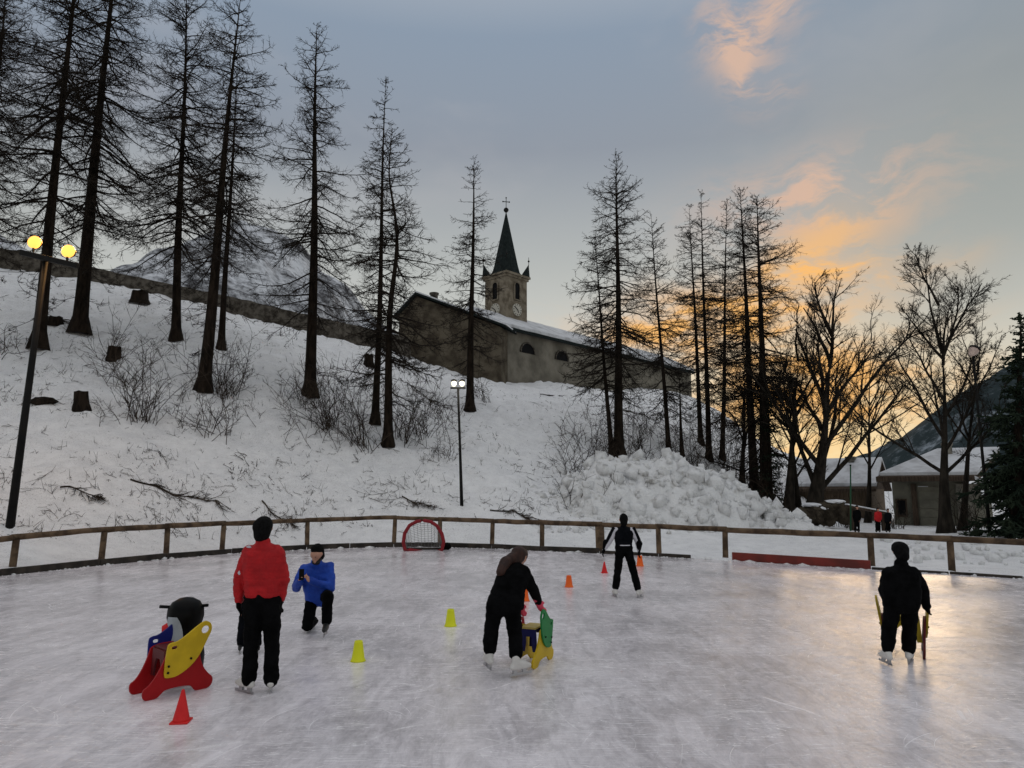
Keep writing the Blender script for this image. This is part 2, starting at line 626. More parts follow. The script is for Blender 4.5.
M["tower"] = pmat("tower_stone", (0.12, 0.098, 0.07), 0.95, (0.24, 0.205, 0.155), 1.4, 0.05, 3.5, 0.1, detail=8)
M["gable"] = pmat("gable_stone", (0.055, 0.044, 0.032), 0.95, (0.13, 0.11, 0.08), 0.8, 0.05, 3.0, 0.1, detail=8)
M["slate"] = pmat("dark_slate", (0.006, 0.010, 0.010), 0.8, (0.015, 0.021, 0.020), 3.0, 0.02, 6.0, 0.12)
M["iron"] = pmat("black_iron", (0.004, 0.004, 0.004), 0.6, (0.010, 0.009, 0.008), 3.0, 0, 1, 0.15)
M["dark_glass"] = pmat("dark_window", (0.003, 0.0035, 0.004), 0.5, (0.006, 0.006, 0.007), 3.0, 0, 1, 0.05)
M["clock"] = pmat("clock_face", (0.42, 0.40, 0.34), 0.7, (0.5, 0.47, 0.40), 3.0)
M["house_wall"] = pmat("house_render", (0.13, 0.125, 0.10), 0.9, (0.20, 0.19, 0.15), 0.8, 0.01, 8, 0.1)
M["dark_stone"] = pmat("dark_boulder", (0.030, 0.024, 0.018), 0.95, (0.085, 0.07, 0.05), 1.6, 0.12, 4, 0.1)
M["house_stone"] = pmat("house_stone", (0.10, 0.095, 0.08), 0.95, (0.27, 0.25, 0.21), 2.4, 0.08, 4, 0.1)
M["dark_wood"] = pmat("dark_wood", (0.035, 0.024, 0.017), 0.85, (0.085, 0.06, 0.042), 3.0, 0.01, 12, 0.2, stretch=(4, 4, .4))
M["brown_wood"] = pmat("brown_wood", (0.09, 0.065, 0.043), 0.85, (0.16, 0.12, 0.085), 3.0, 0.01, 12, 0.2, stretch=(4, 4, .4))
M["green_paint"] = pmat("green_paint", (0.01, 0.06, 0.025), 0.6)
M["mountain_right"] = mountain_material("forested_mountain", (0.022, 0.033, 0.036), (0.30, 0.34, 0.38), 0.50, 0.68, 0.018)
M["mountain_left"] = mountain_material("snowy_mountain", (0.07, 0.07, 0.075), (0.60, 0.62, 0.66), 0.40, 0.58, 0.022)
# clothing and toys
M["red_jacket"] = pmat("red_jacket", (0.34, 0.003, 0.006), 0.65, (0.48, 0.006, 0.010), 7.0, 0.012, 11, 0.3)
M["blue_jacket"] = pmat("blue_jacket", (0.004, 0.035, 0.28), 0.6, (0.008, 0.06, 0.40), 7.0, 0.012, 11, 0.3)
M["black_cloth"] = pmat("black_cloth", (0.0018, 0.0018, 0.002), 0.9, (0.0045, 0.0045, 0.005), 7.0, 0.012, 11, 0.05)
M["navy_cloth"] = pmat("navy_cloth", (0.0025, 0.003, 0.0045), 0.9, (0.006, 0.0065, 0.009), 7.0, 0.012, 11, 0.06)
M["white_cloth"] = pmat("pale_sleeve", (0.50, 0.49, 0.53), 0.8, (0.6, 0.58, 0.62), 7.0, 0.01, 11, 0.2)
M["skin"] = pmat("skin", (0.42, 0.22, 0.15), 0.55, (0.50, 0.27, 0.19), 8.0)
M["brown_hair"] = pmat("brown_hair", (0.018, 0.006, 0.004), 0.6, (0.04, 0.014, 0.008), 20.0, 0.01, 30, 0.3, stretch=(1, 1, .2))
M["dark_hair"] = pmat("dark_hair", (0.010, 0.008, 0.007), 0.6, (0.02, 0.016, 0.013), 20.0, 0.008, 30, 0.3)
M["knit"] = pmat("black_knit", (0.003, 0.003, 0.003), 0.95, (0.007, 0.007, 0.007), 40.0, 0.006, 60, 0.1)
M["white_boot"] = pmat("white_boot", (0.58, 0.56, 0.53), 0.5, (0.66, 0.64, 0.61), 8.0)
M["black_boot"] = pmat("black_boot", (0.012, 0.012, 0.012), 0.45)
M["steel"] = pmat("blade_steel", (0.35, 0.35, 0.36), 0.35, metal=0.9)
M["pink"] = pmat("pink_knit", (0.55, 0.05, 0.09), 0.8)
M["eye"] = pmat("eye", (0.01, 0.008, 0.006), 0.3)
for nm, c in (("red", (0.36, 0.004, 0.007)), ("yellow", (0.62, 0.42, 0.012)), ("blue", (0.004, 0.010, 0.16)), ("green", (0.012, 0.21, 0.05)), ("maroon", (0.10, 0.006, 0.008)), ("cream", (0.55, 0.42, 0.12)), ("dull_yellow", (0.42, 0.30, 0.015)), ("navy", (0.008, 0.010, 0.09)), ("dark_green", (0.008, 0.05, 0.02))):
    M["p_" + nm] = pmat("plastic_" + nm, tuple(x * .85 for x in c), 0.5, c, 5.0, 0, 1, 0.25)
M["c_red"] = pmat("cone_red", (0.60, 0.012, 0.014), 0.6, (0.68, 0.02, 0.02), 6.0)
M["c_yellow"] = pmat("cone_yellow", (0.72, 0.74, 0.015), 0.6, (0.78, 0.80, 0.02), 6.0)
M["c_orange"] = pmat("cone_orange", (0.85, 0.12, 0.012), 0.6, (0.9, 0.15, 0.015), 6.0)
M["gloss_black"] = pmat("glossy_black", (0.003, 0.003, 0.003), 0.4, (0.004, 0.004, 0.004), 5, 0, 1, 0.08)
M["belly_grey"] = pmat("pale_grey_patch", (0.33, 0.36, 0.38), 0.5)
M["goal_red"] = pmat("goal_red", (0.19, 0.006, 0.012), 0.6)
M["net"] = pmat("goal_net", (0.16, 0.16, 0.16), 0.9)
M["lamp_warm"] = emit_mat("floodlight_glass", (1.0, 0.40, 0.07), 1.7)
M["lamp_pale"] = emit_mat("street_lamp_glass", (1.0, 0.92, 0.72), 0.95)
M["lamp_off"] = pmat("lamp_diffuser", (0.55, 0.42, 0.36), 0.4)

# ------------------------------------------------------------------ terrain
EDGE_PX = [(-260, 606), (-120, 590), (0, 576), (100, 565.5), (166, 559), (232, 553.5), (307, 549.5), (350, 548), (394, 547), (440, 547), (492, 548.5), (541, 551), (600, 553.5), (659, 556.5), (725, 560.5), (800, 565), (872, 569.5), (950, 574), (1024, 579), (1150, 588), (1300, 600)]
EDGE = [G(*p) for p in EDGE_PX]
ICE_POLY = [Vector((EDGE[0].x - 1.5, -12, 0))] + EDGE + [Vector((EDGE[-1].x + 3, -12, 0))]


def poly_signed_dist(X, Y, poly):
    """negative inside"""
    d = np.full(X.shape, 1e9)
    inside = np.zeros(X.shape, bool)
    n = len(poly)
    for i in range(n):
        ax, ay = poly[i][0], poly[i][1]
        bx, by = poly[(i + 1) % n][0], poly[(i + 1) % n][1]
        ex, ey = bx - ax, by - ay
        t = np.clip(((X - ax) * ex + (Y - ay) * ey) / (ex * ex + ey * ey), 0, 1)
        d = np.minimum(d, np.hypot(X - ax - t * ex, Y - ay - t * ey))
        c = ((ay > Y) != (by > Y)) & (X < (bx - ax) * (Y - ay) / (by - ay + 1e-12) + ax)
        inside ^= c
    return np.where(inside, -d, d)


COLUMNS = {
    -330: [(540, 14.5), (480, 19), (420, 24), (360, 30), (300, 40), (262, 50)],
    -150: [(550, 17), (490, 21), (430, 26), (370, 31.5), (310, 41), (255, 54)],
    20: [(556, 18.8), (500, 23), (440, 27.5), (390, 32), (345, 37), (300, 45), (269, 54.5)],
    110: [(548, 21.8), (500, 25), (445, 29), (395, 33.5), (350, 39.5), (312, 47), (285, 55)],
    200: [(541, 25), (500, 28), (450, 31.5), (400, 36), (350, 42.5), (318, 50), (304, 56.5)],
    300: [(536, 28), (500, 31), (450, 34.5), (395, 39.5), (360, 47), (330, 59)],
    390: [(530, 30), (500, 32.5), (450, 37), (408, 44), (370, 55), (352, 61.5)],
    480: [(529, 30.5), (500, 33.5), (450, 39.5), (412, 48), (384, 61), (377, 67)],
    560: [(529, 31.5), (500, 35), (450, 42), (412, 52), (390, 66), (384, 74)],
    620: [(528, 33), (500, 38), (470, 42), (436, 50), (404, 64), (394, 76)],
    690: [(528, 34), (502, 40), (468, 46), (438, 54), (408, 72), (398, 90)],
    740: [(528, 35), (512, 42), (486, 50), (458, 62), (426, 82)],
    790: [(529, 35.5), (519, 44), (506, 56), (486, 80)],
    860: [(532, 35), (525, 50), (515, 75)],
    950: [(532, 34), (526, 48), (514, 75)],
    1060: [(533, 33), (526, 48), (514, 75)],
    1250: [(534, 32), (526, 48), (514, 75)],
}
ctrl = []
for cx, lst in COLUMNS.items():
    for (cy, Y) in lst:
        p = P(cx, cy, Y)
        ctrl.append((p.x, p.y, p.z))
ctrl += [(-52, 70, 22), (-30, 75, 19.5), (-10, 85, 17), (8, 98, 15), (-45, 95, 24), (-10, 100, 18), (-65, 45, 19), (-65, 20, 8)]
ctrl = np.array(ctrl)


def tps_fit(c, lam=0.6):
    n = len(c)
    r2 = ((c[:, None, :2] - c[None, :, :2]) ** 2).sum(-1)
    K = 0.5 * r2 * np.log(r2 + 1e-9) + lam * np.eye(n) * 8
    A = np.zeros((n + 3, n + 3))
    A[:n, :n] = K
    A[:n, n] = 1
    A[:n, n + 1:] = c[:, :2]
    A[n, :n] = 1
    A[n + 1:, :n] = c[:, :2].T
    return np.linalg.solve(A, np.concatenate([c[:, 2], [0, 0, 0]]))


TPS = tps_fit(ctrl)


def tps_eval(X, Y):
    out = TPS[len(ctrl)] + TPS[len(ctrl) + 1] * X + TPS[len(ctrl) + 2] * Y
    for w_, (cx, cy, _) in zip(TPS, ctrl):
        r2 = (X - cx) ** 2 + (Y - cy) ** 2
        out = out + w_ * 0.5 * r2 * np.log(r2 + 1e-9)
    return out


def sm(t):
    t = np.clip(t, 0, 1)
    return t * t * (3 - 2 * t)


def terrain_fn(X, Y):
    h = tps_eval(np.clip(X, -62, 52), np.clip(Y, 13, 96))
    h = np.maximum(h, -0.5)
    dist = poly_signed_dist(X, Y, ICE_POLY)
    rough = fbm(X * .35, Y * .35, 4, 3) * 0.30 + fbm(X * 1.1, Y * 1.1, 4, 11) * 0.30 + fbm(X * 2.8, Y * 2.8, 3, 29) * 0.15
    slope_w = sm((h - 0.1) / 1.2) * .8 + .2
    h = h + rough * slope_w
    w = sm((dist - 0.05) / 2.6)
    near = 0.07 + fbm(X * 2.2, Y * 2.2, 3, 5) * 0.06
    h = w * h + (1 - w) * near
    h = np.where(dist < 0.12, -0.06, h)
    # behind the camera and far away: gently level
    return h


def axis(lo, flo, fhi, hi, step):
    fine = np.arange(flo, fhi + step / 2, step)
    out = [fine]
    a, s = [], step
    x = fhi
    while x < hi:
        s *= 1.18
        x += s
        a.append(x)
    b, s = [], step
    x = flo
    while x > lo:
        s *= 1.18
        x -= s
        b.append(x)
    return np.concatenate([np.array(b[::-1]), fine, np.array(a)])


GX = axis(-1800, -44, 36, 1800, 0.29)
GY = axis(-300, 14, 72, 2500, 0.29)
gx, gy = np.meshgrid(GX, GY)
GZ = terrain_fn(gx, gy)
nx_, ny_ = len(GX), len(GY)
idx = np.arange(nx_ * ny_).reshape(ny_, nx_)
quads = np.stack([idx[:-1, :-1], idx[:-1, 1:], idx[1:, 1:], idx[1:, :-1]], -1).reshape(-1, 4)
tag(link("ground", mesh_np("ground", np.stack([gx, gy, GZ], -1), quads, smooth=True), M["snow"]), kind="structure", label="snow covered ground and wooded bank around the rink")


def tz(x, y):
    x, y = np.asarray(x, float), np.asarray(y, float)
    i = np.clip(np.searchsorted(GX, x) - 1, 0, nx_ - 2)
    j = np.clip(np.searchsorted(GY, y) - 1, 0, ny_ - 2)
    fx = np.clip((x - GX[i]) / (GX[i + 1] - GX[i]), 0, 1)
    fy = np.clip((y - GY[j]) / (GY[j + 1] - GY[j]), 0, 1)
    return (GZ[j, i] * (1 - fx) + GZ[j, i + 1] * fx) * (1 - fy) + (GZ[j + 1, i] * (1 - fx) + GZ[j + 1, i + 1] * fx) * fy


def hit(px, py, lo=12.0, hi=90.0):
    """where the view ray through (px,py) meets the ground"""
    px, py = np.atleast_1d(np.asarray(px, float)), np.atleast_1d(np.asarray(py, float))
    a, b = px - W_PX / 2, H_PX / 2 - py
    dx, dy, dz = a, F_PX * CP - b * SP, F_PX * SP + b * CP
    Ys = np.linspace(lo, hi, 400)
    t = Ys[None] / dy[:, None]
    X = dx[:, None] * t
    Z = CAM_Z + dz[:, None] * t
    below = Z < tz(X, np.broadcast_to(Ys, X.shape))
    k = np.where(below.any(1), below.argmax(1), len(Ys) - 1)
    yy = Ys[k]
    xx = dx * yy / dy
    return np.stack([xx, yy, tz(xx, yy)], -1), below.any(1)


def hit1(px, py):
    p, _ = hit(px, py)
    return Vector(p[0])


# ice sheet: fine strip grid is not needed, one flat polygon with a slightly wavy rim
ice_me = bpy.data.meshes.new("rink_ice")
ice_me.from_pydata([(p.x, p.y, 0.0) for p in ICE_POLY], [], [tuple(range(len(ICE_POLY)))])
ice_me.update()
_ice = tag(link("rink_ice", ice_me, M["ice"]), kind="structure", label="scratched grey ice sheet of the rink")
if ice_me.polygons[0].normal.z < 0:
    ice_me.flip_normals()


# ------------------------------------------------------------------ mountains
def mountain(name, label, crest_px, Y, depth, mat, seed, rough):
    pts = [P(a, b, Y) for a, b in crest_px]
    xs = np.array([p.x for p in pts])
    zs = np.array([p.z for p in pts])
    U = np.linspace(xs[0], xs[-1], 220)
    Zc = np.interp(U, xs, zs)
    V = np.concatenate([np.linspace(0, 1, 80), np.linspace(1.03, 1.5, 12)])
    u, v = np.meshgrid(U, V)
    zc = np.broadcast_to(Zc, u.shape)
    prof = np.where(v <= 1, v ** 0.85, 1 - (v - 1) * 1.2)
    yy = Y - (1 - v) * depth
    nz = fbm(u / 45, yy / 45, 6, seed, 0.6)
    gul = np.abs(fbm(u / 22 + v * 1.5, v * 2, 4, seed + 5, 0.55))
    fade = np.clip(1 - np.abs(v - 1) * .0, 0, 1)
    z = zc * prof + (nz * rough - gul * rough * .7) * fade * np.clip(v * 3, 0, 1) * (.35 + .65 * np.clip(np.abs(1 - v) * 6, 0, 1)) - 3
    ix = np.arange(u.size).reshape(u.shape)
    q = np.stack([ix[:-1, :-1], ix[:-1, 1:], ix[1:, 1:], ix[1:, :-1]], -1).reshape(-1, 4)
    return tag(link(name, mesh_np(name, np.stack([u, yy, z], -1), q, smooth=False), mat), label, kind="structure")


mountain("mountain_right", "dark forested mountain flank flecked with snow behind the houses",
         [(852, 486), (866, 474), (880, 464), (905, 441), (935, 411), (970, 383), (1000, 366), (1040, 344), (1150, 300), (1350, 250), (1600, 240)], 620, 360, M["mountain_right"], 41, 13)
mountain("mountain_left", "snowy rocky mountain peak behind the churchyard wall",
         [(-300, 300), (-120, 262), (-40, 225), (0, 232), (60, 262), (120, 278), (160, 256), (200, 234), (240, 216), (275, 226), (305, 243), (322, 266), (350, 283), (366, 303), (392, 326), (440, 365), (500, 420)], 640, 380, M["mountain_left"], 7, 16)

# ------------------------------------------------------------------ churchyard wall
def strip_wall(name, label, pts, thick, mat, cap=True):
    """pts: (px, top_py, bottom_py, Y)"""
    root = empty(name, label, "wall", P(pts[len(pts) // 2][0], pts[len(pts) // 2][2], pts[len(pts) // 2][3]))
    inv = Matrix.Translation(-root.location)
    dense = []
    for a, b in zip(pts[:-1], pts[1:]):
        for k in range(10):
            f = k / 10
            dense.append([a[i] * (1 - f) + b[i] * f for i in range(4)])
    dense.append(list(pts[-1]))
    V, Q = [], []
    for i, (px, ty, by, Y) in enumerate(dense):
        t, b = P(px, ty, Y), P(px, by + 9, Y)
        j = 0.10 * (random.random() - .5)
        V += [(b.x, b.y, b.z), (t.x, t.y, t.z + j), (t.x, t.y + thick, t.z + j), (b.x, b.y + thick, b.z)]
        if i:
            o, p_ = 4 * i, 4 * (i - 1)
            for k in range(4):
                k2 = (k + 1) % 4
                Q.append((p_ + k, o + k, o + k2, p_ + k2))
    Q += [(3, 2, 1, 0), tuple(len(V) - 4 + k for k in range(4))]
    me = bpy.data.meshes.new("masonry")
    me.from_pydata(V, [], Q)
    me.transform(inv)
    link("masonry", me, mat, root)
    if cap:
        # ragged layer of old snow lying along the coping
        V, Q = [], []
        for i, (px, ty, by, Y) in enumerate(dense):
            t = P(px, ty, Y)
            h = 0.10 + 0.10 * random.random()
            V += [(t.x, t.y - .04, t.z - .03), (t.x, t.y + .05, t.z + h), (t.x, t.y + thick - .05, t.z + h), (t.x, t.y + thick + .04, t.z - .03)]
            if i:
                o, p_ = 4 * i, 4 * (i - 1)
                for k in range(3):
                    Q.append((p_ + k, o + k, o + k + 1, p_ + k + 1))
        me = bpy.data.meshes.new("snow_cap")
        me.from_pydata(V, [], Q)
        me.transform(inv)
        link("snow_cap", me, M["clean_snow"], root)
    return root


strip_wall("churchyard_wall", "long low rubble stone wall climbing left from the church above the bank",
           [(-160, 225, 240, 53), (-60, 240, 255, 53.5), (20, 251, 268, 54), (92, 267, 283, 55), (170, 284, 301, 56), (250, 301, 318, 57.5), (330, 320, 338, 59.5), (372, 329, 348, 61), (410, 338, 358, 62.5)], 0.5, M["stone"], cap=False)

# ------------------------------------------------------------------ church
church = empty("church", "old stone village church with snowy roof and pointed clock tower on the bank", "church", P(503, 380, 66))
C0 = church.location.copy()


def cw(v):
    return Vector(v) - C0


def cpoly(name, verts, faces, mat, parent=church):
    return poly_obj(name, [cw(v) for v in verts], faces, mat, parent)


NA = Vector((0.69, 0.72, 0)).normalized()          # along the nave
NB = Vector((-NA.y, NA.x, 0))                      # across, away from the viewer
n0 = P(502, 378, 66)
n0 = Vector((n0.x, n0.y, 0))
ZB, ZE, LEN, WID = 8.5, P(502, 326, 66).z, 36.5, 9.0
RID = 2.4
a0, a1 = n0, n0 + NA * LEN
b0, b1 = a0 + NB * WID, a1 + NB * WID
up = lambda v, z: Vector((v.x, v.y, z))
mid0, mid1 = (a0 + b0) / 2, (a1 + b1) / 2
cpoly("nave_wall", [up(a0, ZB), up(a1, ZB), up(a1, ZE), up(a0, ZE), up(b0, ZB), up(b1, ZB), up(b1, ZE), up(b0, ZE), up(mid0, ZE + RID), up(mid1, ZE + RID)],
      [(0, 1, 2, 3), (5, 4, 7, 6), (1, 5, 6, 9, 2), (4, 0, 3, 8, 7)], M["plaster"])
ov = 0.45
for sgn, (e0, e1) in ((-1, (a0, a1)), (1, (b0, b1))):
    s0, s1 = e0 + NB * sgn * ov - NA * .3, e1 + NB * sgn * ov + NA * .4
    dz = -ov * RID / (WID / 2)
    r0, r1 = mid0 - NA * .3, mid1 + NA * .4
    q = [up(s0, ZE + dz), up(s1, ZE + dz), up(r1, ZE + RID), up(r0, ZE + RID)]
    if sgn > 0:
        q = q[::-1]
    slab("roof", [cw(p) for p in q], 0.16, M["slate"], church, (0, 0, 1))
    # snow lying on the slates, uneven lower edge
    V, Fc, K = [], [], 60
    for k in range(K + 1):
        f = k / K
        e = .22 + .14 * math.sin(k * .9) * random.random()
        lo = s0.lerp(s1, f).lerp(r0.lerp(r1, f), e * .18)
        zlo = (ZE + dz) + (RID - dz) * e * .18
        h = .28 + .06 * random.random()
        hi = r0.lerp(r1, f)
        V += [up(lo, zlo + .165), up(lo, zlo + .165 + h), up(hi, ZE + RID + .165 + h), up(hi, ZE + RID + .165)]
        if k:
            for j in range(3):
                Fc.append((4 * (k - 1) + j, 4 * k + j, 4 * k + j + 1, 4 * (k - 1) + j + 1))
    Fc += [(3, 2, 1, 0), (4 * K, 4 * K + 1, 4 * K + 2, 4 * K + 3)]
    so = cpoly("roof_snow", V, Fc, M["roof_snow"])
# nave windows: half-round lunettes set into the wall
for px in (527, 561):
    f = None
    for t in np.linspace(0, LEN, 400):
        w = n0 + NA * t
        if 512 + F_PX * w.x / (w.y * CP + (ZE - 2) * SP) >= px:
            f = t
            break
    cpt = up(n0 + NA * f, ZE - 2.2)
    out = []
    for k in range(13):
        an = math.pi * k / 12
        out.append((math.cos(an) * 1.15, math.sin(an) * 1.15))
    Mx = Matrix((( NA.x, 0, -NB.x, 0), (NA.y, 0, -NB.y, 0), (0, 1, 0, 0), (0, 0, 0, 1)))
    wnd = panel("window", [out], 0.06, Matrix.Translation(cw(cpt) - NB * .02) @ Mx, M["dark_glass"], church)
    ring = out + [(x * .86, y * .86 + .0) for x, y in reversed(out)]
    panel("window_frame", [ring], 0.14, Matrix.Translation(cw(cpt) - NB * .06) @ Mx, M["stone"], wnd)
# eaves board and downpipe
bar = bar_obj("eaves_gutter", cw(up(a0 - NB * (ov + .02), ZE - .32)), cw(up(a1 - NB * (ov + .02), ZE - .32)), .16, .14, M["slate"], church)
tube_obj("downpipe", [cw(up(a0 - NB * .12 + NA * .25, ZE - .3)), cw(up(a0 - NB * .12 + NA * .25, ZB + 2))], .07, M["iron"], church, 6)
# west block with the lopsided gable
GY0 = 64.6
gl, gp, gr = P(399, 315, GY0), P(416, 296, GY0), P(501, 327, GY0)
glb, grb = P(399, 366, GY0), P(501, 392, GY0)
D = Vector((3.0, 9.5, 0))
gv = [glb, grb, gr, gp, gl]
cpoly("gable_wall", gv + [v + D for v in gv], [(0, 1, 2, 3, 4), (9, 8, 7, 6, 5), (1, 6, 7, 2), (5, 0, 4, 9)], M["gable"])
for q in ([gl + Vector((-.5, -.5, -.45)), gp + Vector((0, -.5, .05)), gp + D + Vector((0, 0, .05)), gl + D + Vector((-.5, 0, -.45))],
          [gp + Vector((.02, -.5, .05)), gr + Vector((.5, -.5, -.12)), gr + D + Vector((.5, 0, -.12)), gp + D + Vector((.02, 0, .05))]):
    slab("gable_roof", [cw(p) for p in q], 0.2, M["slate"], church, (0, 0, 1))
    slab("gable_roof_snow", [cw(p + Vector((0, .1, .21))) for p in q], 0.15, M["clean_snow"], church, (0, 0, 1))
lathe("chimney", [(.38, -.6), (.38, .55), (.48, .56), (.48, .7), (.2, .72)], M["stone"], church, 10, Matrix.Translation(cw(P(434, 300, GY0 + 1.5))))
# tower
tc = P(506, 300, 73.5)
tw = 3.25
TZ0, TZ1 = 12.0, P(506, 279.5, 73.5).z
T2 = Vector((tc.x, tc.y, 0))
tower = link("tower", bpy.data.meshes.new("tower"), None, church)
cor = [T2 + NA * sx * tw / 2 + NB * sy * tw / 2 for sx, sy in ((-1, -1), (1, -1), (1, 1), (-1, 1))]
bm = bmesh.new()
add_box(bm, cw(up(T2, (TZ0 + TZ1) / 2)), (tw, tw, TZ1 - TZ0), math.atan2(NA.y, NA.x))
bm.to_mesh(tower.data)
bm.free()
tower.data.materials.append(M["tower"])
rt = math.atan2(NA.y, NA.x)
bm = bmesh.new()
add_box(bm, cw(up(T2, TZ1 + .12)), (tw + .6, tw + .6, .24), rt)
add_box(bm, cw(up(T2, TZ1 - .14)), (tw + .3, tw + .3, .24), rt)
link("cornice", bm_mesh("cornice", bm), M["tower"], tower)
sz0, sz1 = TZ1 + .24, P(506, 213, 73.5).z
bm = bmesh.new()
rings = []
for z, r in ((sz0, 1.85), (sz0 + .35, 1.62), (sz0 + 1.1, 1.42), (sz1, .06)):
    rings.append([bm.verts.new(cw(up(T2, z)) + Vector((r * math.cos(rt + math.pi / 8 + k * math.pi / 4), r * math.sin(rt + math.pi / 8 + k * math.pi / 4), 0))) for k in range(8)])
for a, b in zip(rings[:-1], rings[1:]):
    for i in range(8):
        bm.faces.new((a[i], a[(i + 1) % 8], b[(i + 1) % 8], b[i]))
bm.faces.new(rings[-1])
spire = link("spire", bm_mesh("spire", bm), M["slate"], church)
lathe("spire_ball", [(.03, -.3), (.15, -.26), (.26, -.12), (.29, 0), (.26, .12), (.15, .24), (.03, .28)], M["iron"], spire, 12, Matrix.Translation(cw(up(T2, sz1 + .35))))
bm = bmesh.new()
zc = sz1 + .6
add_box(bm, cw(up(T2, zc + .55)), (.07, .07, 1.3), 0)
add_box(bm, cw(up(T2, zc + .72)), (.75, .06, .07), 0.2)
for dx_ in (-.37, .37):
    add_box(bm, cw(up(T2, zc + .72)) + Vector((dx_ * math.cos(.2), dx_ * math.sin(.2), 0)), (.12, .06, .14), .2)
add_box(bm, cw(up(T2, zc + 1.2)), (.15, .07, .1), .2)
link("cross", bm_mesh("cross", bm), M["iron"], spire)
for sx, sy in ((-1, -1), (1, -1), (1, 1), (-1, 1)):
    pc = T2 + NA * sx * (tw / 2 - .05) + NB * sy * (tw / 2 - .05)
    base = [pc + NA * (sx * .28) + NB * (sy * .28), pc - NA * sx * .75 + NB * (sy * .28), pc - NA * sx * .5 - NB * sy * .5, pc + NA * (sx * .28) - NB * sy * .75]
    apex = pc + NA * sx * .2 + NB * sy * .2
    vv = [up(b, sz0 - .01) for b in base] + [up(apex, sz0 + 1.5)]
    pn = cpoly("pinnacle", vv, [(0, 1, 4), (1, 2, 4), (2, 3, 4), (3, 0, 4), (3, 2, 1, 0)], M["slate"])
    lathe("pinnacle_finial", [(.03, -.1), (.03, .25), (.11, .33), (.11, .42), (.03, .5), (.02, .85)], M["iron"], pn, 8, Matrix.Translation(cw(up(apex, sz0 + 1.47))))
# belfry openings and clock on the two faces in view
for nrm, along in ((-NB, NA), (-NA, -NB)):
    fc = T2 + nrm * (tw / 2)
    Mx = Matrix(((along.x, 0, nrm.x, 0), (along.y, 0, nrm.y, 0), (0, 1, 0, 0), (0, 0, 0, 1)))
    arch = [(-.38, -.95), (.38, -.95), (.38, .55)] + [(.38 * math.cos(math.pi * k / 8), .55 + .38 * math.sin(math.pi * k / 8)) for k in range(1, 8)] + [(-.38, .55)]
    wz = TZ1 - 1.65
    wo = panel("belfry_window", [arch], .06, Matrix.Translation(cw(up(fc, wz)) + nrm * .02) @ Mx, M["dark_glass"], tower)
    ring = [(x * 1.32, y * 1.12) for x, y in arch]
    panel("window_surround", [ring, arch], .16, Matrix.Translation(cw(up(fc, wz)) + nrm * .06) @ Mx, M["tower"], wo)
    cl = panel("clock_face", [[(.68 * math.cos(k * math.pi / 12), .68 * math.sin(k * math.pi / 12)) for k in range(24)]], .10, Matrix.Translation(cw(up(fc, TZ1 - 3.75)) + nrm * .05) @ Mx, M["clock"], tower)
    bm = bmesh.new()
    for k in range(12):
        an = k * math.pi / 6
        add_box(bm, (.55 * math.sin(an), .55 * math.cos(an), 0), (.06, .14, .03), rot=Matrix.Rotation(-an, 3, "Z"))
    bm.transform(Matrix.Translation(cw(up(fc, TZ1 - 3.75)) + nrm * .115) @ Mx)
    ms = link("hour_marks", bm_mesh("hour_marks", bm), M["iron"], cl)
    ms["kind"] = "stuff"
    for an, ln in ((math.radians(-55), .5), (math.radians(150), .36)):
        bm = bmesh.new()
        add_box(bm, (ln / 2 * math.sin(an), ln / 2 * math.cos(an), .01), (.08, ln, .03 + ln * .02), rot=Matrix.Rotation(-an, 3, "Z"))
        bm.transform(Matrix.Translation(cw(up(fc, TZ1 - 3.75)) + nrm * .12) @ Mx)
        link("clock_hand", bm_mesh("clock_hand", bm), M["iron"], cl)

# ------------------------------------------------------------------ houses on the right
def gz(x, y):
    return float(tz(x, y))


class Frame:
    """local frame of a building: u to the right, v away from the viewer"""
    def __init__(self, px, py, Y, ang):
        self.O = P(px, py, Y)
        self.a = ang
        self.U = Vector((math.cos(ang), -math.sin(ang), 0))
        self.V = Vector((math.sin(ang), math.cos(ang), 0))

    def at(self, px, py, v):
        d = ray(px, py)
        t = ((self.O + self.V * v - Vector((0, 0, CAM_Z))).dot(self.V)) / d.dot(self.V)
        r = Vector((0, 0, CAM_Z)) + d * t - self.O
        return Vector((r.dot(self.U), r.dot(self.V), r.z))


fa = Frame(930, 526, 50, math.radians(30))
hs = empty("chalet_house", "low pale house with broad snowy roof and dark eaves behind the bare tree", "house", fa.O, -fa.a)
ze = fa.at(905, 484, 0).z
u0, u1 = fa.at(893, 500, 0).x, fa.at(966, 500, 0).x
box_obj("front_wall", ((u0 + u1) / 2, 2.5, ze / 2 - .25), (u1 - u0, 5, ze + 1.5), M["house_wall"], hs)
box_obj("porch_post", (fa.at(914.5, 500, 0).x, -.18, ze / 2 - .3), (.34, .3, ze + .6), M["dark_wood"], hs)
g0_, g1_ = fa.at(918, 500, 0).x, fa.at(949, 500, 0).x
gd = box_obj("garage_door", ((g0_ + g1_) / 2, -.03, ze / 2 - .3), (g1_ - g0_, .1, ze + .2), M["house_wall"], hs)
for k in range(4):
    box_obj("door_panel", ((g0_ + g1_) / 2, -.095, .30 + k * (ze - .5) / 4), (g1_ - g0_ - .14, .06, (ze - .5) / 4 - .05), M["house_wall"], gd)
box_obj("lintel_snow", (fa.at(923, 487, 0).x, -.12, ze - .18), (.62, .16, .06), M["roof_snow"], hs)
wc = fa.at(901.5, 505, 0)
wdw = box_obj("window", (wc.x, -.02, 1.25), (.55, .1, 1.1), M["dark_glass"], hs)
bm = bmesh.new()
add_box(bm, (wc.x, -.09, 1.25), (.72, .08, 1.3))
link("window_frame", bm_mesh("window_frame", bm), M["dark_wood"], wdw)
